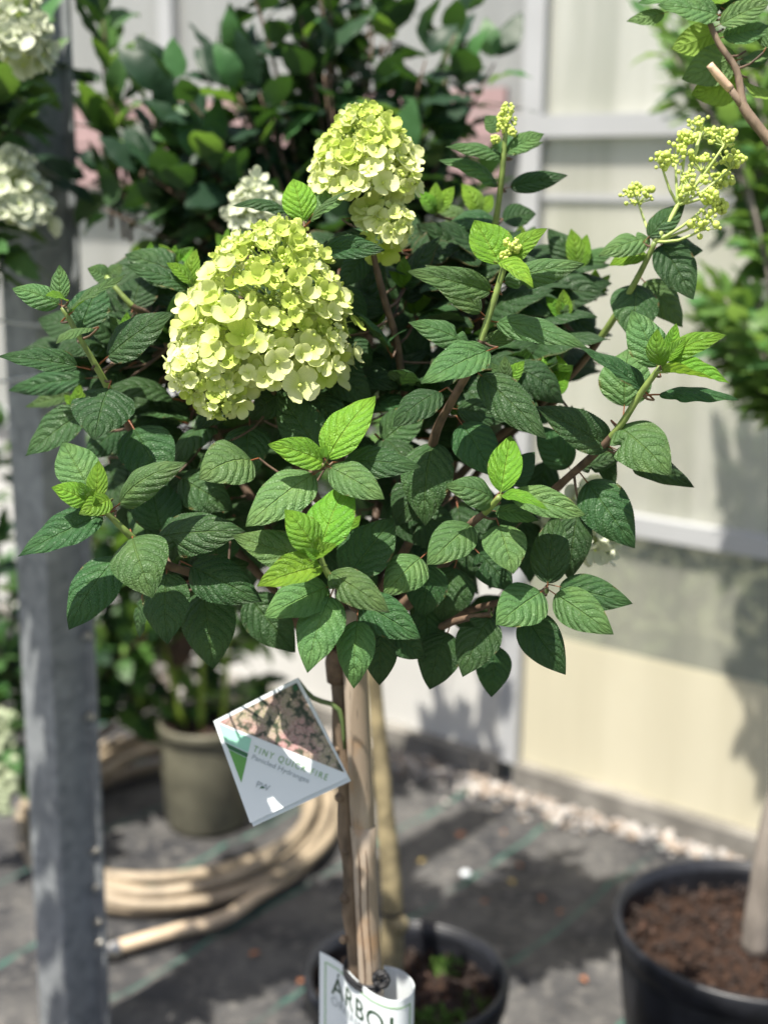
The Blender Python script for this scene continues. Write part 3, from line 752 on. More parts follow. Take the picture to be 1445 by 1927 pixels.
def flower_head(parent, lobes, n, szs, pal, label=None, joined=False, front=0.25, nb=620, keep=0):
    """lobes: (base point, apex point, radius m, weight); florets over each cone's rounded skin"""
    base = lobes[0][0]
    fh = MB(); buds = MB(); spots = []
    tot = sum(l[3] for l in lobes)
    for b, a, R, wt in lobes:
        ax = a - b; H = ax.length; ax.normalize()
        fh.tube([b - ax * 0.01, (a + b) / 2, a], [0.003, 0.0024, 0.001], n=6, sub=2)
        got = 0; it = 0; want = n * wt / tot; loc = []
        while got < want and it < 20000:
            it += 1
            tt = rnd.random() ** 1.35
            x, y, z = basis(ax)
            rr = R * (1 - tt ** 2.0) ** 0.72
            dirv = x
            out = (dirv * 0.85 + ax * (0.25 + 0.75 * tt) ) .normalized()
            if out.dot(TOC) < 0.05 and rnd.random() > front: continue
            p = b + ax * (H * (0.04 + 0.93 * tt)) + dirv * rr * U(0.76, 1.07) - ax * (0.12 * R * (1 - tt))
            sz = (szs[1] * (1 - tt) + szs[0] * tt) * U(0.55, 1.38)
            if any((p - q[0]).length < 0.62 * (sz + q[1]) for q in loc): 
                if rnd.random() < 0.965: continue
            loc.append((p, sz)); got += 1
            root = b + ax * (H * max(0, 0.04 + 0.93 * tt - 0.22 * U(.5, 1)))
            spots.append((p, out, sz, tt if wt > 0.5 else tt * 0.35, root))
        for _ in range(int(nb * wt / tot)):
            tt = rnd.random(); x, y, z = basis(ax)
            p = b + ax * (H * (0.02 + 0.96 * tt)) + x * R * (1 - tt ** 2.0) ** 0.72 * U(0.6, 0.98)
            buds.ball(p, U(0.0011, 0.0024), n=6, m=4)
    for p, out, sz, tt, root in spots:
        md = (p + root) / 2 + V((0, 0, -0.004))
        fh.tube([root, md, p], [0.0009, 0.0008, 0.0006], n=4, sub=2, cap=False)
    ho = add('flower_head', fh.mesh('flower_head', M_PED), parent, Matrix.Translation(base) if False else None, label=label)
    add('flower_buds', buds.mesh('flower_buds', M_BUD), ho, kind='stuff')
    jm = MB()
    if keep:
        rank = sorted(range(len(spots)), key=lambda i: -spots[i][2] * (0.5 + spots[i][1].dot(TOC)))[:keep]
        keepers = set(rank)
    for si, (p, out, sz, tt, root) in enumerate(spots):
        nn = (out + V((U(-.35, .35), U(-.35, .35), U(-.2, .4))) + TOC * 0.15).normalized()
        x, y, z = basis(nn)
        me = FLO['l' if (pal == 'm' and rnd.random() < 0.10 + 0.82 * tt ** 1.35) else ('c' if pal == 'm' else pal)][min(3, int(rnd.random() * 2.3 + 1.9 * tt))]
        M = Matrix(((x.x * sz, y.x * sz, z.x * sz, p.x), (x.y * sz, y.y * sz, z.y * sz, p.y), (x.z * sz, y.z * sz, z.z * sz, p.z), (0, 0, 0, 1)))
        if joined or (keep and si not in keepers):
            b0 = len(jm.v); jm.v += [tuple(M @ v.co) for v in me.vertices]
            lime = me.materials[0] == M_FL
            for pl in me.polygons: jm.f.append(tuple(b0 + i for i in pl.vertices)); jm.m.append(1 if pl.material_index else (2 if lime else 0))
            jm.uv += [(0.5, 0.6)] * len(me.vertices)
        else:
            add('floret', me, ho, M)
    if jm.v:
        add('florets', jm.mesh('florets', [M_FW if pal == 'w' else M_FC, M_BUD, M_FL]), ho, kind='stuff')
    return ho
mpx = 1.24 / FPX
flower_head(hyd, [(P(500, 665, 1.285), P(532, 408, 1.225), 168 * mpx, 1.0), (P(420, 680, 1.25), P(332, 705, 1.20), 82 * mpx, 0.24), (P(585, 620, 1.27), P(640, 645, 1.235), 62 * mpx, 0.14), (P(430, 700, 1.26), P(398, 775, 1.21), 66 * mpx, 0.17)], 300, (0.0068, 0.0158), 'm', 'broad leaning flower head, cream below and lime at its tip', nb=900, keep=190)
flower_head(hyd, [(P(690, 345, 1.31), P(680, 195, 1.285), 102 * mpx, 1.0), (P(715, 430, 1.30), P(770, 410, 1.275), 46 * mpx, 0.25), (P(740, 330, 1.30), P(785, 340, 1.28), 40 * mpx, 0.14)], 165, (0.0068, 0.0142), 'm', 'smaller upright flower head, highest on the plant', nb=500, keep=106)
flower_head(hyd, [(P(482, 425, 1.52), P(480, 335, 1.52), 0.030, 1.0)], 34, (0.011, 0.015), 'w', 'pale flower head behind the lime one', True, nb=30)
flower_head(hyd, [(P(1085, 965, 1.42), P(1138, 1050, 1.40), 0.042, 1.0)], 70, (0.010, 0.015), 'w', 'drooping pale flower head at the crown\'s right edge', True, nb=30)
# flower head still in bud
bh = MB(); j0 = P(1232, 455, 1.29); j1 = P(1275, 385, 1.285)
bh.tube([j0, j1, P(1318, 250, 1.29)], [0.0026, 0.0022, 0.0014], n=6, sub=3)
CL = [(1200, 368, 36, j0), (1318, 245, 34, j1), (1362, 262, 30, j1), (1270, 290, 34, j1), (1322, 312, 32, j1), (1375, 305, 30, j1), (1300, 345, 40, j1), (1245, 305, 26, j1), (1322, 420, 34, j0), (1352, 388, 20, j0), (1358, 340, 24, j1), (1338, 372, 20, j0), (1290, 262, 22, j1)]
hb = add('flower_head', bh.mesh('flower_head', M_PED), hyd, label='open flower head still in tight lime buds')
for x, y, r, j in CL:
    z = 1.285 + U(-.03, .03); c = P(x, y, z); mb = MB()
    mb.tube([j, (j + P(x, y + r * 0.5, z)) / 2 + V((0, 0, -0.003)), P(x, y + r * 0.35, z)], [0.0016, 0.0014, 0.0010], n=5, sub=2, mi=1)
    for k in range(40):
        d = V((rnd.gauss(0, 1), rnd.gauss(0, 1), rnd.gauss(0, 1) + 0.4)).normalized()
        rr = r * z / FPX * U(0.45, 1.0)
        p = c + V((d.x, d.y, d.z * 0.75)) * rr
        mb.ball(p, U(0.0012, 0.0026) * (1.7 if rnd.random() < 0.14 else 1), n=7, m=5)
        if k % 3 == 0: mb.tube([c - V((0, 0, r * 0.4 * z / FPX)), p], 0.0006, n=4, sub=1, mi=1, cap=False)
    add('bud_cluster', mb.mesh('bud_cluster', [M_BUD, M_PED]), hb)
for pts, z in (([(955, 205, 13), (946, 222, 12), (962, 228, 11), (944, 240, 11), (964, 248, 9), (932, 262, 9), (952, 212, 12)], 1.335), ([(962, 455, 16), (953, 470, 12), (970, 466, 11), (948, 482, 9)], 1.185)):
    mb = MB()
    for x, y, r in pts:
        c = P(x, y, z)
        for k in range(22):
            d = V((rnd.gauss(0, 1), rnd.gauss(0, 1), rnd.gauss(0, 1))).normalized()
            mb.ball(c + d * r * z / FPX * 0.8, U(0.0012, 0.0022), n=6, m=4)
    add('bud_cluster', mb.mesh('bud_cluster', M_BUD), hyd)

# ---- bamboo cane, ties, label, tag ------------------------------------------
BF = 1.305
b_top, b_bot = PF(664, 1180, BF + 0.012), PF(699, 1880, BF)
bd = (b_bot - b_top) / (b_bot.z - b_top.z)
cane = empty('bamboo_cane', b_top + bd * (0.24 - b_top.z), label='pale weathered bamboo cane tied to the front hydrangea trunk', cat='cane')
node = PF(683, 1556, BF + 0.005)
zs = [b_top.z + 0.02, node.z, node.z - 0.27, 0.24]
mb = MB(); pr = []; pts = []
z = zs[0]
for i in range(len(zs) - 1):
    for k in range(8):
        tt = k / 8
        zz = zs[i] * (1 - tt) + zs[i + 1] * tt
        pts.append(b_top + bd * (zz - b_top.z)); pr.append(0.0127 + (0.0012 if k == 0 and i else 0) + (0.0004 if k == 7 else 0))
    zz = zs[i + 1] + 0.004
    pts.append(b_top + bd * (zz - b_top.z)); pr.append(0.0127)
    zz = zs[i + 1] + 0.002
    pts.append(b_top + bd * (zz - b_top.z)); pr.append(0.0115)
pts.append(b_top + bd * (0.24 - b_top.z)); pr.append(0.0127)
mb.tube(pts, pr, n=20, sub=1)
add('culm', mb.mesh('culm', M_BAM), cane)
mb = MB()
for a in range(0, 22):
    t1 = 2 * pi * a / 22
    c = b_top + bd * (node.z - 0.001 - b_top.z)
    mb.ball(c + V((cos(t1) * 0.0127, sin(t1) * 0.0127, 0.0004 * sin(a * 3))), 0.0011, n=5, m=3)
add('node_ring', mb.mesh('node_ring', M_TWIG), cane)
mb = MB(); c0 = b_top + bd * (node.z - b_top.z)
for k in range(2):
    x0 = -0.006 + 0.008 * k
    q = [c0 + V((x0 + 0.002 * sin(i), -sqrt_, -0.01 - 0.03 * i)) if False else c0 + bd * (-0.012 - 0.032 * i) + V((x0 + 0.0008 * sin(i * 1.7), -math.sqrt(max(1e-8, 0.0128 ** 2 - (x0 + 0.0008 * sin(i * 1.7)) ** 2)), 0)) for i in range(8 - 2 * k)]
    mb.tube(q, [0.0002] + [0.0011 - 0.0003 * k] * (len(q) - 2) + [0.0002], n=5, sub=2)
add('split', mb.mesh('split', M_TWIG), cane)
# black tie by the label
tz = PF(712, 1850, BF).z
ct = b_top + bd * (tz - b_top.z); cq = T_ + _td * (tz - T_.z)
mb = MB()
mid = (ct + cq) / 2; ex = (ct - cq); ex.z = 0; el = ex.length; ex.normalize(); ey = V((-ex.y, ex.x, 0))
for k in range(2):
    mb.tube([mid + ex * cos(a) * (el / 2 + 0.0155) + ey * sin(a) * 0.0155 + V((0, 0, 0.004 * sin(a) + 0.005 * k)) for a in [2 * pi * i / 20 for i in range(21)]], 0.0027, n=8, sub=1)
kn = PF(717, 1843, BF - 0.018)
for k in range(9):
    a = k * 0.9; mb.tube([kn + V((0.008 * cos(a + q), 0.005 * sin(a), 0.007 * sin(a + q * 1.2))) for q in (0, 1, 2)], 0.0028, n=7, sub=3)
add('plant_tie', mb.mesh('plant_tie', M_TIE), None, label='black rubber tie knotted round cane and trunk above the label', cat='tie')

def text2d(s, font_space=1.0):
    cu = bpy.data.curves.new('txt', 'FONT'); cu.body = s; cu.space_character = font_space; cu.resolution_u = 3
    ob = bpy.data.objects.new('txt', cu); COL.objects.link(ob)
    dg = bpy.context.evaluated_depsgraph_get(); dg.update()
    me = bpy.data.meshes.new_from_object(ob.evaluated_get(dg))
    v = [tuple(p.co) for p in me.vertices]; f = [tuple(p.vertices) for p in me.polygons]
    bpy.data.objects.remove(ob); bpy.data.meshes.remove(me); bpy.data.curves.remove(cu)
    xs = [p[0] for p in v]; ys = [p[1] for p in v]
    x0, x1 = min(xs), max(xs)
    return [((p[0] - x0) / (x1 - x0), p[1] / (x1 - x0)) for p in v], f

# curled white label
LH = PF(685, 1820, TF).z
lp = [G(x, y, LH) for x, y in ((602, 1791), (622, 1801), (645, 1817), (672, 1845), (700, 1868), (730, 1881), (755, 1882), (773, 1872), (779, 1856), (771, 1839), (750, 1824), (722, 1817))]
tmp = MB(); cur = tmp.tube(lp, 0.001, n=3, sub=6)
sl_ = [0.0]
for i in range(1, len(cur)): sl_.append(sl_[-1] + (cur[i] - cur[i - 1]).length)
def on_label(s, h, off=0.0):
    s = min(max(s, 0), sl_[-1] - 1e-6); i = 0
    while i < len(sl_) - 2 and sl_[i + 1] < s: i += 1
    t1 = (s - sl_[i]) / (sl_[i + 1] - sl_[i])
    p = cur[i].lerp(cur[i + 1], t1); d = (cur[i + 1] - cur[i]).normalized()
    n = V((d.y, -d.x, 0))
    return V((p.x, p.y, LH - h)) + n * off
lab = empty('plant_label', V((cur[20].x, cur[20].y, LH - 0.15)), label='white curled plant label with green border wrapped round the cane', cat='label')
LHH = 0.15
mb = MB(); N = 60
fr, bk = [], []
for i in range(N + 1):
    s = sl_[-1] * i / N
    fr.append(s)
rowsF = [[on_label(s, h, 0.0005) for s in fr] for h in (0, 0.05, 0.1, LHH)]
rowsB = [[on_label(s, h, -0.0005) for s in fr] for h in (0, 0.05, 0.1, LHH)]
mb.quadgrid(rowsF); mb.quadgrid(rowsB)
mb.quadgrid([rowsF[0], rowsB[0]]); mb.quadgrid([rowsF[-1], rowsB[-1]])
mb.quadgrid([[r[0] for r in rowsF], [r[0] for r in rowsB]])
add('sheet', mb.mesh('sheet', M_WHITE), lab)
# where on the label the right hand border stands
sE = min(range(len(cur)), key=lambda i: (cur[i] - lp[7]).length); sE = sl_[sE]
mb = MB()
def lab_strip(s0, s1, h0, h1, o=0.0011):
    n = 24
    mb.quadgrid([[on_label(s0 + (s1 - s0) * i / n, h, o) for i in range(n + 1)] for h in (h0, h1)])
mg = 0.0085
lab_strip(mg, sE - 0.002, 0.0085, 0.0098); lab_strip(mg, mg + 0.0013, 0.0098, LHH - 0.009); lab_strip(sE - 0.0033, sE - 0.002, 0.0098, LHH - 0.009)
add('border_line', mb.mesh('border_line', M_INKL), lab)
def lab_text(name, s, a, b, h, m, space=1.0, o=0.0011):
    v, f = text2d(s, space); mb = MB()
    sc = (b - a)
    mb.v = [tuple(on_label(a + x * sc, h - y * sc, o)) for x, y in v]; mb.f = f; mb.m = [0] * len(f)
    add(name, mb.mesh(name, m, False), lab)
aw = sE - 2 * mg
lab_text('lettering', 'ÁRBOL', mg + aw * 0.08, mg + aw * 0.97, 0.044, M_INK, 1.15)
lab_text('lettering', 'ORNAMENTAL', mg + aw * 0.08, mg + aw * 0.95, 0.058, M_INKG, 1.1)

# kite shaped tag
kL, kT, kR = P(402, 1357, 1.365), P(561, 1275, 1.40), P(655, 1463, 1.385)
kn_ = (kT - kL).cross(kR - kL).normalized()
if kn_.dot(CAM - kL) < 0: kn_ = -kn_
def K(px, py, o=0.0): return PPL(px, py, kL, kn_) + kn_ * o
tag = empty('plant_tag', K(530, 1400), label='white kite-shaped plant tag with flower photo hanging from the trunk', cat='tag')
cor = [(402, 1357), (561, 1275), (655, 1463), (471, 1549)]
mb = MB()
f_ = [K(x, y, 0.0004) for x, y in cor]; b_ = [K(x, y, -0.0004) for x, y in cor]
mb.face(f_); mb.face(b_[::-1])
for i in range(4): mb.face([f_[i], b_[i], b_[(i + 1) % 4], f_[(i + 1) % 4]])
add('card', mb.mesh('card', M_WHITE, False), tag)
mb = MB(); f_ = [K(x + 7, y + 6, -0.004) for x, y in cor]; b_ = [K(x + 7, y + 6, -0.0046) for x, y in cor]
mb.face(f_); mb.face(b_[::-1])
for i in range(4): mb.face([f_[i], b_[i], b_[(i + 1) % 4], f_[(i + 1) % 4]])
add('back_leaf', mb.mesh('back_leaf', M_WHITE, False), tag)
def photo():
    t = MT('printed_flower_photo')
    tc = t.n('TexCoord').outputs['Object']
    vo = t.n('TexVoronoi', {'Vector': tc}); t.set(vo.inputs['Vector'], t.n('VectorMath', {0: tc, 1: t.n('VectorMath', {0: t.n('TexNoise', {'Vector': tc, 'Scale': 160.0}).outputs['Color'], 1: (0.008, 0.008, 0.008)}, operation='MULTIPLY').outputs[0]}, operation='ADD').outputs[0]); vo.inputs['Scale'].default_value = 125
    v2 = t.n('TexVoronoi', {'Vector': tc}); v2.inputs['Scale'].default_value = 700
    n1 = t.noise(28, 4, tc)
    g = t.mix(t.ss(n1, 0.38, 0.6), rgb(0.36, 0.15, 0.16), rgb(0.24, 0.25, 0.12))
    g = t.mix(t.math('MULTIPLY', t.ss(v2.outputs['Distance'], 0.2, 0.7), 0.75), g, rgb(0.50, 0.38, 0.34))
    g = t.mix(t.ss(vo.outputs['Distance'], 0.42, 0.80), g, rgb(0.045, 0.06, 0.035))
    t.P(col=g, rough=0.35)
    return t.m
def flat(name, pts, m, o):
    mb = MB(); mb.face([K(x, y, o) for x, y in pts]); add(name, mb.mesh(name, m, False), tag)
flat('photo', [(412, 1359), (558, 1285), (648, 1454)], photo(), 0.0008)
flat('mint_panel', [(411, 1361), (473, 1390), (467, 1416), (422, 1395)], M_MINT, 0.0008)
flat('green_band', [(423, 1397), (467, 1418), (465, 1426), (430, 1409)], M_DGRN, 0.0008)
flat('green_panel', [(430, 1410), (465, 1427), (454, 1473)], M_GRN, 0.0008)
flat('flower_badge', [(550, 1292), (557, 1289), (561, 1298), (554, 1301)], M_DGRN, 0.0012)
def tag_text(s, A, B, m, space=1.0, hs=1.0):
    v, f = text2d(s, space)
    a, b = K(*A, 0.0012), K(*B, 0.0012)
    e1 = b - a; e2 = kn_.cross(e1.normalized()) * e1.length
    mb = MB(); mb.v = [tuple(a + e1 * x + e2 * y * hs) for x, y in v]; mb.f = f; mb.m = [0] * len(f)
    add('lettering', mb.mesh('lettering', m, False), tag)
tag_text('TINY QUICK FIRE', (475, 1414), (614, 1469), M_INKP, 1.35, 1.15)
tag_text('Panicled Hydrangea', (473, 1428), (580, 1474), M_INKG, 1.0, 0.9)
tag_text('PW', (481, 1481), (505, 1490), M_INKG, 1.0, 1.0)
flat('logo_leaf', [(487, 1485), (493, 1479), (499, 1484), (492, 1483)], M_DGRN, 0.0016)
# strap that carries the tag
mb = MB()
tk = T_ + _td * (PF(640, 1400, TF).z - T_.z)
mb.tube([K(561, 1277, -0.001), K(590, 1312, -0.004), tk + V((-0.004, -0.014, 0.045)), tk + V((0.002, -0.013, 0.0))], [0.0012, 0.003, 0.003, 0.0015], n=6, sub=3)
add('strap', mb.mesh('strap', M_STRAP), tag)

# ------------------------------------------------------------------ pots
def pot(name, c, rt, rb, h, m, label, soil_d=0.04, group=None, n=56):
    p = empty(name, c, label=label, cat='plant pot', group=group)
    mb = MB()
    mb.lathe([(rb * 0.98, 0.0), (rb, 0.006), (rb + (rt - rb) * 0.5, h * 0.5), (rt - 0.004, h * 0.9), (rt - 0.008, h * 0.985), (rt - 0.012, h * 0.985), (rt - 0.010, h * 0.9), (rb + (rt - rb) * 0.5 - 0.006, h * 0.5), (rb - 0.006, 0.012), (0.001, 0.012)], n, c)
    add('body', mb.mesh('body', m), p)
    mb = MB()
    mb.lathe([(rt - 0.006, h * 0.86), (rt - 0.001, h * 0.87), (rt + 0.002, h * 0.985), (rt, h), (rt - 0.007, h * 1.002), (rt - 0.010, h * 0.985), (rt - 0.011, h * 0.93)], n, c)
    add('rim', mb.mesh('rim', m), p)
    rows = []; rs = rt - 0.014
    for i in range(15):
        r = rs * i / 14
        rows.append([V(c) + V((r * cos(a), r * sin(a), h - soil_d + 0.012 * mn.noise((r * cos(a) * 14 + c[0] * 9, r * sin(a) * 14, c[1])) - 0.012 * (i / 14) ** 3)) for a in [2 * pi * k / 48 for k in range(48)]])
    mb = MB(); mb.quadgrid(rows, 0, True)
    so_ = add('soil', mb.mesh('soil', M_SOIL), p)
    mb = MB()
    for k in range(700):
        a, r = U(0, 2 * pi), rs * math.sqrt(rnd.random()) * 0.98
        q = V(c) + V((r * cos(a), r * sin(a), h - soil_d + 0.004 + U(-.004, .006)))
        b0 = len(mb.v); mb.box((0, 0, 0), (U(.006, .02), U(.004, .009), U(.002, .005)))
        e = Quaternion((U(-1, 1), U(-1, 1), U(-1, 1)), U(0, 6))
        for i in range(b0, len(mb.v)):
            v = V(mb.v[i]); v.rotate(e); mb.v[i] = tuple(v + q)
    add('bark_chips', mb.mesh('bark_chips', M_CHIP, False), p, kind='stuff')
    return p
PH = 0.30
pc = G(765, 1830, PH)
pot('plant_pot', (pc.x, pc.y, 0.0), 0.168, 0.125, PH, M_POT, 'black plastic pot with mossy soil standing behind the bamboo cane', 0.055, 'black plastic pots')
mossp = MB()
def tuft(mb, c, n, r, h):
    for _ in range(n):
        a, q = U(0, 6.28), r * math.sqrt(rnd.random())
        p = V(c) + V((q * cos(a), q * sin(a), 0)); d = V((U(-.5, .5), U(-.5, .5), 1)).normalized(); l = h * U(.5, 1.2); sx = d.orthogonal().normalized() * l * 0.28
        mb.face([p, p + d * l * .55 + sx, p + d * l, p + d * l * .55 - sx])
tuft(mossp, (pc.x + 0.05, pc.y - 0.085, PH - 0.05), 260, 0.055, 0.016)
tuft(mossp, (pc.x + 0.07, pc.y + 0.09, PH - 0.05), 50, 0.03, 0.018)
tuft(mossp, (pc.x - 0.10, pc.y + 0.03, PH - 0.05), 60, 0.03, 0.018)
tuft(mossp, (pc.x + 0.11, pc.y - 0.02, PH - 0.05), 40, 0.03, 0.014)
add('moss', mossp.mesh('moss', M_MOSS), kind='stuff', label='bright green moss and seedlings on the soil of the middle pot')
PR = 0.33
pr_ = G(1412, 1738, PR)
pot('plant_pot', (pr_.x, pr_.y, 0.0), 0.232, 0.19, PR, M_POT, 'large black plastic pot of bark compost at the right edge', 0.05, 'black plastic pots', 72)
pot('plant_pot', (FOOT.x, FOOT.y, 0.0), 0.15, 0.11, 0.27, M_POT, 'black plastic pot under the front hydrangea, below the frame', 0.04, 'black plastic pots')
po = G(378, 1582, 0.0); po = V((po.x + 0.0, po.y + 0.11, 0))
pot('olive_pot', (po.x, po.y, 0.004), 0.117, 0.10, 0.27, M_POTO, 'olive plastic pot standing inside the coiled hose', 0.03)

# ------------------------------------------------------------------ background shrubs
def shrub(root, crown_base, lobes, nb, n, mesh_sets, size, ratio=0.55, droop=0.3, nrm_up=0.8, max_parts=290, br=0.004, bark=M_TWIG, seed=1, up=0.35):
    """branches from crown_base to points in the lobes, leaves in pairs along them"""
    r2 = random.Random(seed); brm = MB(); spots = []
    tot = sum(l[2] for l in lobes)
    for c, rad, wt in lobes:
        for _ in range(max(1, int(nb * wt / tot))):
            d = V((r2.gauss(0, 1), r2.gauss(0, 1), r2.gauss(0, 1))).normalized() * (r2.random() ** 0.4)
            e = V(c) + V((d.x * rad[0], d.y * rad[1], d.z * rad[2]))
            b = crown_base + V((r2.uniform(-.02, .02), r2.uniform(-.02, .02), r2.uniform(-.03, .03)))
            md = b.lerp(e, 0.5) + V((0, 0, 0.12 * (e - b).length))
            sp = brm.tube([b, md, e], [br, br * 0.7, br * 0.4], n=6, sub=8)
            k = max(2, int(n * wt / tot / max(1, int(nb * wt / tot)) / 2 + 0.5))
            for i in range(k):
                f = 0.38 + 0.62 * (i + r2.random() * 0.5) / k
                ix = min(len(sp) - 2, int(f * (len(sp) - 1))); p = sp[ix]; ax = (sp[ix + 1] - sp[ix]).normalized()
                sd = ax.orthogonal().normalized(); sd.rotate(Quaternion(ax, r2.uniform(0, 6.28)))
                for s in (-1, 1):
                    dd = (sd * s * 0.8 + ax * 0.5 + V((0, 0, -droop + r2.uniform(-.2, .3)))).normalized()
                    spots.append((p, dd))
            spots.append((sp[-1], ax)); spots.append((sp[-1], (ax + V((r2.uniform(-1, 1), r2.uniform(-1, 1), 0.3))).normalized()))
    add('branches', brm.mesh('branches', bark), root, kind='stuff')
    r2.shuffle(spots)
    jm = {}
    for i, (p, d) in enumerate(spots):
        L = size * r2.uniform(0.7, 1.25); b = p + d * L * 0.15
        nrm = V((r2.uniform(-.5, .5), r2.uniform(-.6, .3), nrm_up))
        M = leaf_frame(b, b + d * L, nrm, L * ratio)
        me = r2.choice(r2.choice(mesh_sets))
        if i < max_parts: add('leaf', me, root, M)
        else:
            g = jm.setdefault(me.materials[0].name, (MB(), me.materials[0]))[0]
            b0 = len(g.v); g.v += [tuple(M @ v.co) for v in me.vertices]
            for pl in me.polygons: g.f.append(tuple(b0 + q for q in pl.vertices)); g.m.append(0)
            g.uv += [(0.3, 0.5)] * len(me.vertices)
    for g, m in jm.values(): add('leaves', g.mesh('leaves', m), root, kind='stuff')
    return spots
LVd, LVl, LVm = LVB['d'], LVB['l'], LVB['m']
# dark shrub in the middle pot, mossy trunk
ty0 = V((pc.x - 0.028, pc.y + 0.03, PH - 0.06))
trk = [ty0, PF(738, 1700, ty0.y), PF(722, 1500, ty0.y + 0.02), PF(704, 1290, ty0.y + 0.05), PF(660, 800, ty0.y + 0.06), PF(600, 420, ty0.y + 0.08)]
dk = empty('lilac_shrub', ty0, label='tall dark green shrub with mossy yellow trunk in the middle pot', cat='shrub')
mb = MB(); mb.tube(trk, [0.023, 0.0185, 0.0145, 0.0130, 0.012, 0.010], n=14, sub=6, wob=0.05)
mb.ball(PF(752, 1740, ty0.y - 0.012), 0.016, n=10, m=8)
add('trunk', mb.mesh('trunk', M_BARKY), dk)
mb = MB(); q = PF(737, 1713, ty0.y); mb.lathe([(0.0205, -0.003), (0.0215, 0), (0.0205, 0.003)], 20, q)
add('band', mb.mesh('band', M_TIE), dk)
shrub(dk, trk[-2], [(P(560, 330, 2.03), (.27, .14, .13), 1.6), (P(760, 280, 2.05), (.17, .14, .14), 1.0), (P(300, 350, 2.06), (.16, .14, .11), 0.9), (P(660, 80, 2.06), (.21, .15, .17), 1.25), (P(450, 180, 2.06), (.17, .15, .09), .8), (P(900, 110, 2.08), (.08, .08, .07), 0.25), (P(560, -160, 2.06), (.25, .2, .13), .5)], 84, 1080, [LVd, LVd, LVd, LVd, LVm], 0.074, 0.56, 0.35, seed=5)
# a thinner sprig of it at the left, against the bright wall
shrub(dk, P(230, 420, 2.1), [(P(185, 60, 2.1), (.04, .05, .08), 1), (P(250, 170, 2.1), (.10, .08, .05), 1)], 6, 34, [LVm, LVd, LVl], 0.085, 0.4, 0.1, max_parts=0, seed=9)

# tree in the big right pot
tg0 = V((pr_.x + 0.012, pr_.y + 0.0, PR - 0.055))
tr = empty('pot_tree', tg0, label='tree with grey trunk and small light green leaves in the large right pot', cat='tree')
tq = [tg0, PF(1446, 1600, tg0.y), PF(1482, 1400, tg0.y + 0.02), PF(1530, 900, tg0.y + 0.1), PF(1480, 500, tg0.y + 0.3), PF(1420, 250, tg0.y + 0.34)]
mb = MB(); mb.tube(tq, [0.027, 0.0235, 0.022, 0.019, 0.013, 0.008], n=14, sub=6, wob=0.05); add('trunk', mb.mesh('trunk', M_BARKG), tr)
shrub(tr, tq[3], [(P(1405, 590, 2.3), (.09, .14, .11), 1.5), (P(1330, 60, 2.35), (.10, .12, .07), .5), (P(1400, 160, 2.5), (.13, .16, .14), 1.1), (P(1290, 110, 2.6), (.07, .1, .07), .35), (P(1455, 380, 2.4), (.07, .12, .12), .5), (P(1420, 700, 2.35), (.05, .1, .05), .35), (P(1370, 60, 2.4), (.12, .14, .08), .8)], 70, 1150, [LVl, LVl, LVm], 0.060, 0.5, 0.2, seed=21, bark=M_BARKG)
shrub(tr, tq[4], [(P(1440, 300, 2.75), (.10, .1, .24), 1)], 22, 240, [LVd], 0.06, 0.5, 0.2, max_parts=0, seed=23)

# overhanging branch, top right, close to the focus
ob0 = V((0.56, 1.28, 0.29))
ov = empty('overhanging_shrub', ob0, label='brown twig with half-lit leaves hanging in at the top right corner', cat='shrub')
mb = MB()
mb.tube([ob0, ob0 + V((0, 0, 0.6)), P(1560, 420, 1.29), P(1445, 264, 1.29), P(1402, 208, 1.29), P(1394, 180, 1.29), P(1384, 130, 1.29), P(1352, 82, 1.29), P(1332, 34, 1.29), P(1310, -40, 1.29)], [0.014, 0.011, 0.008, 0.0052, 0.0050, 0.0038, 0.0034, 0.0030, 0.0028, 0.002], n=10, sub=5, wob=0.05)
add('branch', mb.mesh('branch', M_BARK), ov)
mb = MB(); mb.tube([P(1402, 208, 1.29), P(1372, 165, 1.29)], [0.0042, 0.0034], n=10, sub=1); add('branch', mb.mesh('branch', M_BARK), ov)
mb = MB(); mb.tube([P(1374, 168, 1.29), P(1353, 145, 1.288), P(1334, 121, 1.286)], [0.0041, 0.0044, 0.0036], n=10, sub=3); add('cut_stub', mb.mesh('cut_stub', simple('bare_wood', (0.62, 0.43, 0.30), 0.6, ns=70, amt=0.2)), ov, label='bare tan end of the cut twig')
OV = [('m', 1350, 28, 1236, 10, 70, 1.29, -.01, 0), ('m', 1354, 46, 1450, 2, 46, 1.29, -.01, 10), ('m', 1440, 90, 1470, 40, 60, 1.29, 0, 0), ('m', 1385, 104, 1282, 150, 72, 1.30, .01, 150), ('m', 1392, 112, 1462, 88, 44, 1.30, 0, 150), ('m', 1392, 122, 1450, 104, 50, 1.31, 0, 150), ('m', 1250, 24, 1178, 40, 30, 1.33, 0, 160), ('d', 1356, 14, 1300, -10, 60, 1.30, 0, 0), ('d', 1352, 14, 1440, 4, 40, 1.31, 0, 40), ('m', 1320, -20, 1200, 6, 60, 1.33, 0, 0), ('y', 1390, 150, 1300, 178, 70, 1.31, .01, 150), ('y', 1398, 150, 1470, 175, 60, 1.31, .01, 150), ('y', 1346, 60, 1262, 92, 56, 1.31, .01, 150), ('m', 1360, 70, 1450, 52, 58, 1.30, -.01, 0), ('y', 1322, 0, 1390, -22, 60, 1.30, 0, 0)]
tw2 = MB(); sp2 = [P(x, y, 1.29) for x, y in ((1402, 208), (1394, 180), (1384, 130), (1368, 106), (1352, 82), (1342, 58), (1332, 34), (1310, -40))]
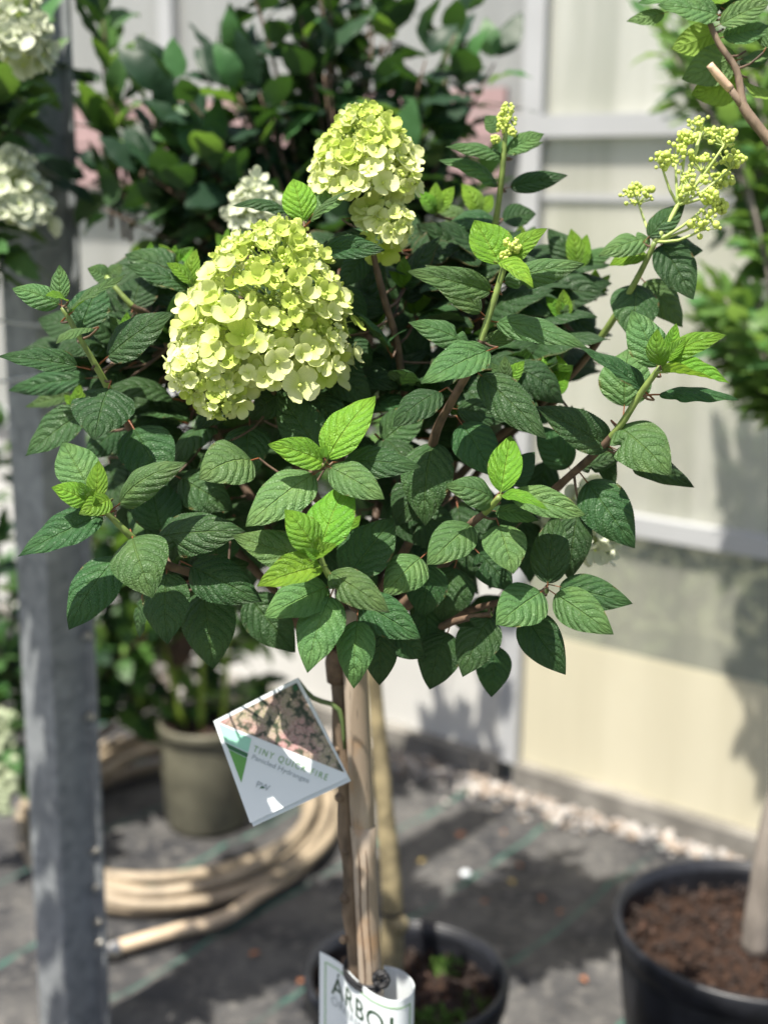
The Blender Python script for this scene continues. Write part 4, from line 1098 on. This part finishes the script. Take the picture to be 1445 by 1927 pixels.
for k, bx, by, tx, ty, wd, z, dz, roll in OV:
    M = leaf_frame(P(bx, by, z), P(tx, ty, z + dz), NRM0, wd * 1.04 * z / FPX, roll)
    add('leaf', rnd.choice(LV[k]), ov, M); near_twig(M @ V((0, -0.16, -0.03)), tw2, sp2)
add('twigs', tw2.mesh('twigs', M_TWIG), ov, kind='stuff')
pot('plant_pot', (ob0.x, ob0.y, 0.0), 0.16, 0.12, 0.32, M_POT, 'black plastic pot under the overhanging shrub, out of frame', 0.035, 'black plastic pots')

# hydrangea at the left, two pale heads; unseen outer lobes added to shade what stands behind
lc0 = V((-0.80, 1.80, 0.26))
lh = empty('hydrangea', lc0, label='left hydrangea with two blurred cream flower heads at the photo edge', cat='plant', group='hydrangeas')
lcb = P(-160, 420, 1.95)
mb = MB(); mb.tube([lc0, lc0 + V((0.01, 0.02, 0.5)), lcb], [0.016, 0.014, 0.011], n=10, sub=5); add('trunk', mb.mesh('trunk', M_BARKG), lh)
shrub(lh, lcb, [(P(-60, 170, 1.95), (.13, .14, .16), 1.0), (P(30, 180, 1.9), (.06, .08, .07), 0.45), (P(-160, 350, 1.9), (.14, .16, .2), .9), (P(-20, 480, 1.95), (.06, .1, .1), .35), (P(-220, -180, 1.95), (.2, .25, .2), 1.0), (V((-.93, 1.70, 1.42)), (.16, .16, .14), .2)], 44, 380, [LVm, LVd, LVm], 0.085, 0.5, 0.25, seed=31)
flower_head(lh, [(P(15, 105, 1.70), P(50, -15, 1.70), 0.048, 1.0)], 80, (0.012, 0.017), 'w', 'greenish white flower head cut by the top edge', nb=60)
flower_head(lh, [(P(20, 405, 1.78), P(30, 285, 1.77), 0.052, 1.0)], 70, (0.013, 0.018), 'w', 'cream flower head halfway down', nb=60)
pot('plant_pot', (lc0.x, lc0.y, 0.0), 0.15, 0.11, 0.29, M_POT, 'black plastic pot under the left hydrangea, out of frame', 0.035, 'black plastic pots')

# leafy plant in the olive pot; hidden rear lobes added to dapple the wall
ol0 = V((po.x, po.y, 0.24))
olp = empty('leafy_plant', ol0, label='blurred leafy plant with lime stems growing in the olive pot', cat='plant')
mb = MB(); tops = []
for x0, x1 in ((335, 330), (378, 385), (418, 425), (350, 300)):
    a = PF(x0, 1375, po.y + U(-.03, .03)); b = PF(x1, 1130, po.y); mb.tube([a, a.lerp(b, .5) + V((U(-.01, .01), 0, 0)), b], [0.0075, 0.0065, 0.004], n=8, sub=3); tops.append(b)
add('stems', mb.mesh('stems', simple('lime_stem', (0.24, 0.34, 0.04), 0.5)), olp)
shrub(olp, PF(340, 1230, po.y), [(PF(270, 1080, po.y), (.18, .12, .14), 1.0), (PF(300, 930, po.y), (.22, .14, .16), 1.3), (PF(480, 900, po.y), (.20, .14, .18), 1.2), (PF(640, 800, po.y), (.20, .12, .2), 1.0), (V((-.20, 3.10, .95)), (.22, .10, .26), 1.2), (V((-.02, 3.12, 1.15)), (.18, .10, .2), .7), (PF(420, 1140, po.y), (.08, .1, .08), .3), (PF(240, 1230, po.y + .1), (.07, .1, .07), .4)], 64, 760, [LVm, LVl, LVd], 0.072, 0.6, 0.25, seed=41)
bu0 = V((-0.80, 3.12, 0.0))  # bush added to break up sunlight on the white panels
bu = empty('leafy_bush', bu0, label='mid green leafy bush added behind the steel post to dapple the wall', cat='bush')
shrub(bu, bu0 + V((0, 0, .12)), [(bu0 + V((.05, 0, .95)), (.26, .2, .24), 1.1), (bu0 + V((.22, .02, .55)), (.22, .16, .2), 1.0), (bu0 + V((.0, -.02, .45)), (.2, .18, .2), .7), (bu0 + V((.48, .12, .40)), (.14, .12, .2), .7)], 46, 520, [LVm, LVd, LVl], 0.075, 0.6, 0.25, seed=61)
# low plant left of the post
lw0 = G(-30, 1640, 0.0)
lw = empty('low_shrub', lw0, label='low shrub with pale blossom left of the steel post', cat='shrub')
shrub(lw, lw0 + V((0, 0, .1)), [(P(10, 1330, 2.9), (.10, .14, .22), 1.0), (P(-10, 1050, 3.0), (.10, .14, .2), 0.8)], 22, 190, [LVm, LVd], 0.07, 0.55, 0.2, seed=51)
mb = MB()
for k in range(60):
    c = P(U(-20, 32), U(1340, 1530), 2.8); mb.ball(c, U(.006, .015), n=7, m=5)
add('blossom', mb.mesh('blossom', M_FW), lw, kind='stuff')

# ------------------------------------------------------------------ steel post
pf = G(105, 1985, 0.0)
ang = WD
post = empty('steel_post', (pf.x, pf.y, 0), label='galvanised steel greenhouse post with bolted flange at the left', cat='post')
PW = 0.082
cen = V((pf.x, pf.y, 0)) - WN * PW / 2
mb = MB(); mb.box(cen + V((0, 0, 1.5)), (PW, PW, 3.0), AX); add('box_section', mb.mesh('box_section', M_GALV, False), post)
bv = post.children[0].modifiers.new('edge', 'BEVEL'); bv.width = 0.004; bv.segments = 3
mb = MB(); fc = cen + WD * (PW / 2 + 0.011) - WN * (PW / 2 - 0.006)
mb.box(fc + V((0, 0, 1.5)), (0.022, 0.005, 3.0), AX); add('flange', mb.mesh('flange', M_GALV, False), post)
for py in (1195, 1344, 1592, 1659, 1722, 1760):
    zz = PPL(170, py, fc, WN).z
    if zz < 0.01: continue
    c = fc + WN * 0.0025 + V((0, 0, zz)); mb = MB()
    mb.tube([c, c + WN * 0.006], 0.0085, n=6, sub=1); mb.tube([c + WN * 0.006, c + WN * 0.013], 0.0048, n=8, sub=1)
    add('bolt', mb.mesh('bolt', M_STEEL, False), post)
mb = MB(); mb.box(fc + WN * 0.004 + V((0, 0, PPL(175, 1690, fc, WN).z)), (0.026, 0.004, 0.17), AX); add('cleat', mb.mesh('cleat', M_GALV, False), post)

for (x0, y0, x1, y1), wh in (((-260, 545, 118, 618), 'upper'), ((-260, 735, 112, 700), 'lower')):
    a, b = P(x0, y0, 1.83), PPL(x1, y1, V((pf.x, pf.y, 0)), WN)
    mb = MB(); mb.tube([a, a.lerp(b, .5) + V((0, 0, -.008)), b], 0.0022, n=6, sub=4)
    add('support_wire', mb.mesh('support_wire', simple('white_wire', (0.7, 0.7, 0.7), 0.4)), None, label='thin white support wire from the steel post to the left, the %s of two' % wh, cat='wire', group='support wires')
# ------------------------------------------------------------------ hose
hb_, hf_ = G(400, 1400, 0.03), G(400, 1722, 0.03)
hx0, hx1 = G(22, 1570, 0.03), G(636, 1560, 0.03)
hc = V(((hx0.x + hx1.x) / 2, (hb_.y + hf_.y) / 2, 0)); ra, rb_ = (hx1.x - hx0.x) / 2, (hb_.y - hf_.y) / 2
hose = empty('garden_hose', hc, label='coiled tan garden hose lying round the olive pot', cat='hose')
pts = []; turns = 6; nn = 30
for i in range(turns * nn + 1):
    a = 2 * pi * i / nn + 0.3
    lp_ = i / nn
    k = 1 - 0.030 - 0.26 * (0.5 + 0.5 * sin(lp_ * 2.4 + 0.7)) * (0.6 + 0.4 * sin(a + lp_))
    zz = 0.019 + 0.019 * lp_ * (0.75 + 0.35 * sin(a * 1.0 + lp_ * 1.3)) * 0.62
    pts.append(hc + V((cos(a) * ra * k + 0.012 * sin(lp_ * 5), sin(a) * rb_ * k + 0.012 * cos(lp_ * 4), zz)))
mb = MB(); mb.tube(pts, 0.0145, n=10, sub=2)
add('coil', mb.mesh('coil', M_HOSE), hose)
mb = MB(); _ca = lambda a: hc + V((cos(a) * ra * 0.93, sin(a) * rb_ * 0.95, 0.019))
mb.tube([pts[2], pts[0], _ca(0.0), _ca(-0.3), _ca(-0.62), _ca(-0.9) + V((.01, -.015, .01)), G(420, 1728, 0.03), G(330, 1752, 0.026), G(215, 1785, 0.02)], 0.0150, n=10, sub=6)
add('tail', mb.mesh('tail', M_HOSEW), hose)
e0, e1 = G(217, 1784, 0.02), G(183, 1792, 0.02)
mb = MB(); d = (e1 - e0)
mb.tube([e0 - d * 0.2, e0 + d * 0.3], 0.020, n=12, sub=1); mb.tube([e0 + d * 0.3, e0 + d * 0.75], 0.0145, n=12, sub=1); mb.tube([e0 + d * 0.75, e1 + d * 0.1], 0.019, n=8, sub=1)
add('coupling', mb.mesh('coupling', M_STEEL, False), hose)

# ------------------------------------------------------------------ litter on the cloth
lm = []
for m in (M_DRY, M_DRYY):
    lm.append(leaf_mesh('fallen_leaf', m, M_TWIG, bow=0.15, fold=0.4, ns=8, nw=4, serr=0, pr=0, wave=0.05))
FL = [(981, 1632, 0), (967, 1665, 1), (950, 1565, 0), (1012, 1690, 0), (415, 1745, 0), (830, 1800, 1), (1050, 1720, 0), (905, 1700, 0), (560, 1850, 0), (470, 1800, 0), (860, 1575, 0), (1090, 1840, 0), (800, 1620, 1)]
where = ['beside the white pebble on the cloth', 'just below the orange leaf on the cloth', 'near the gravel edge on the cloth', 'right of the stripe in mid cloth', 'under the front of the hose coil', 'right of the bamboo cane', 'between the two green stripes', 'left of the middle stripe', 'on the cloth left of the middle pot', 'on the cloth below the hose tail', 'behind the mossy trunk', 'between the two black pots', 'near the trunk foot behind the middle pot']
for (x, y, k), wh in zip(FL, where):
    g = G(x, y, 0.008); a = U(0, 6.28); L = U(0.014, 0.026)
    M = leaf_frame(g, g + V((cos(a), sin(a), 0.1)) * L, V((0, 0, 1)), L * 0.6)
    add('fallen_leaf', lm[k], None, M, label=('small yellowed' if k else 'small rust brown') + ' fallen leaf ' + wh, cat='leaf', group='fallen leaves on the ground cloth')
mb = MB(); g = G(876, 1644, 0.008); mb.ball(g, 0.012, n=12, m=8); mb.v = [(x, y, g.z + (z - g.z) * 0.6) for x, y, z in mb.v]
add('pebble', mb.mesh('pebble', M_WHITE), None, label='single white pebble lying on the grey cloth', cat='pebble')

# ------------------------------------------------------------------ outside: hedge added to darken the clear panels from behind
hg = empty('hedge', wp(0.6, -0.05, -0.9), label='dark green hedge with red blossom seen blurred through the wall', cat='hedge')
mb = MB()
for k in range(5200):
    s = U(-0.2, 2.4); h = rnd.random() ** 0.8 * (0.86 + 0.16 * mn.noise((s * 3, 0, 0)) + 0.1 * (s > 1.0)); p = wp(s, h, U(-1.25, -0.75))
    d = V((U(-1, 1), U(-1, 1), U(-.5, 1))).normalized(); l = U(.04, .08); sx = d.orthogonal().normalized() * l * .3
    mb.face([p, p + d * l * .5 + sx, p + d * l, p + d * l * .5 - sx])
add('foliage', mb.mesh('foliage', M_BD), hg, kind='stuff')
mb = MB()
for x, y in ((1280, 768), (1310, 772), (1390, 905), (1405, 925), (1395, 880), (1300, 780), (1260, 775)):
    s, h = WALL(x, y)
    for k in range(5): mb.ball(wp(s + U(-.03, .03) + .2, h * 0.98 + U(-.02, .02), -0.55), U(.02, .035), n=8, m=6)
add('blossom', mb.mesh('blossom', M_RED), hg, kind='stuff')
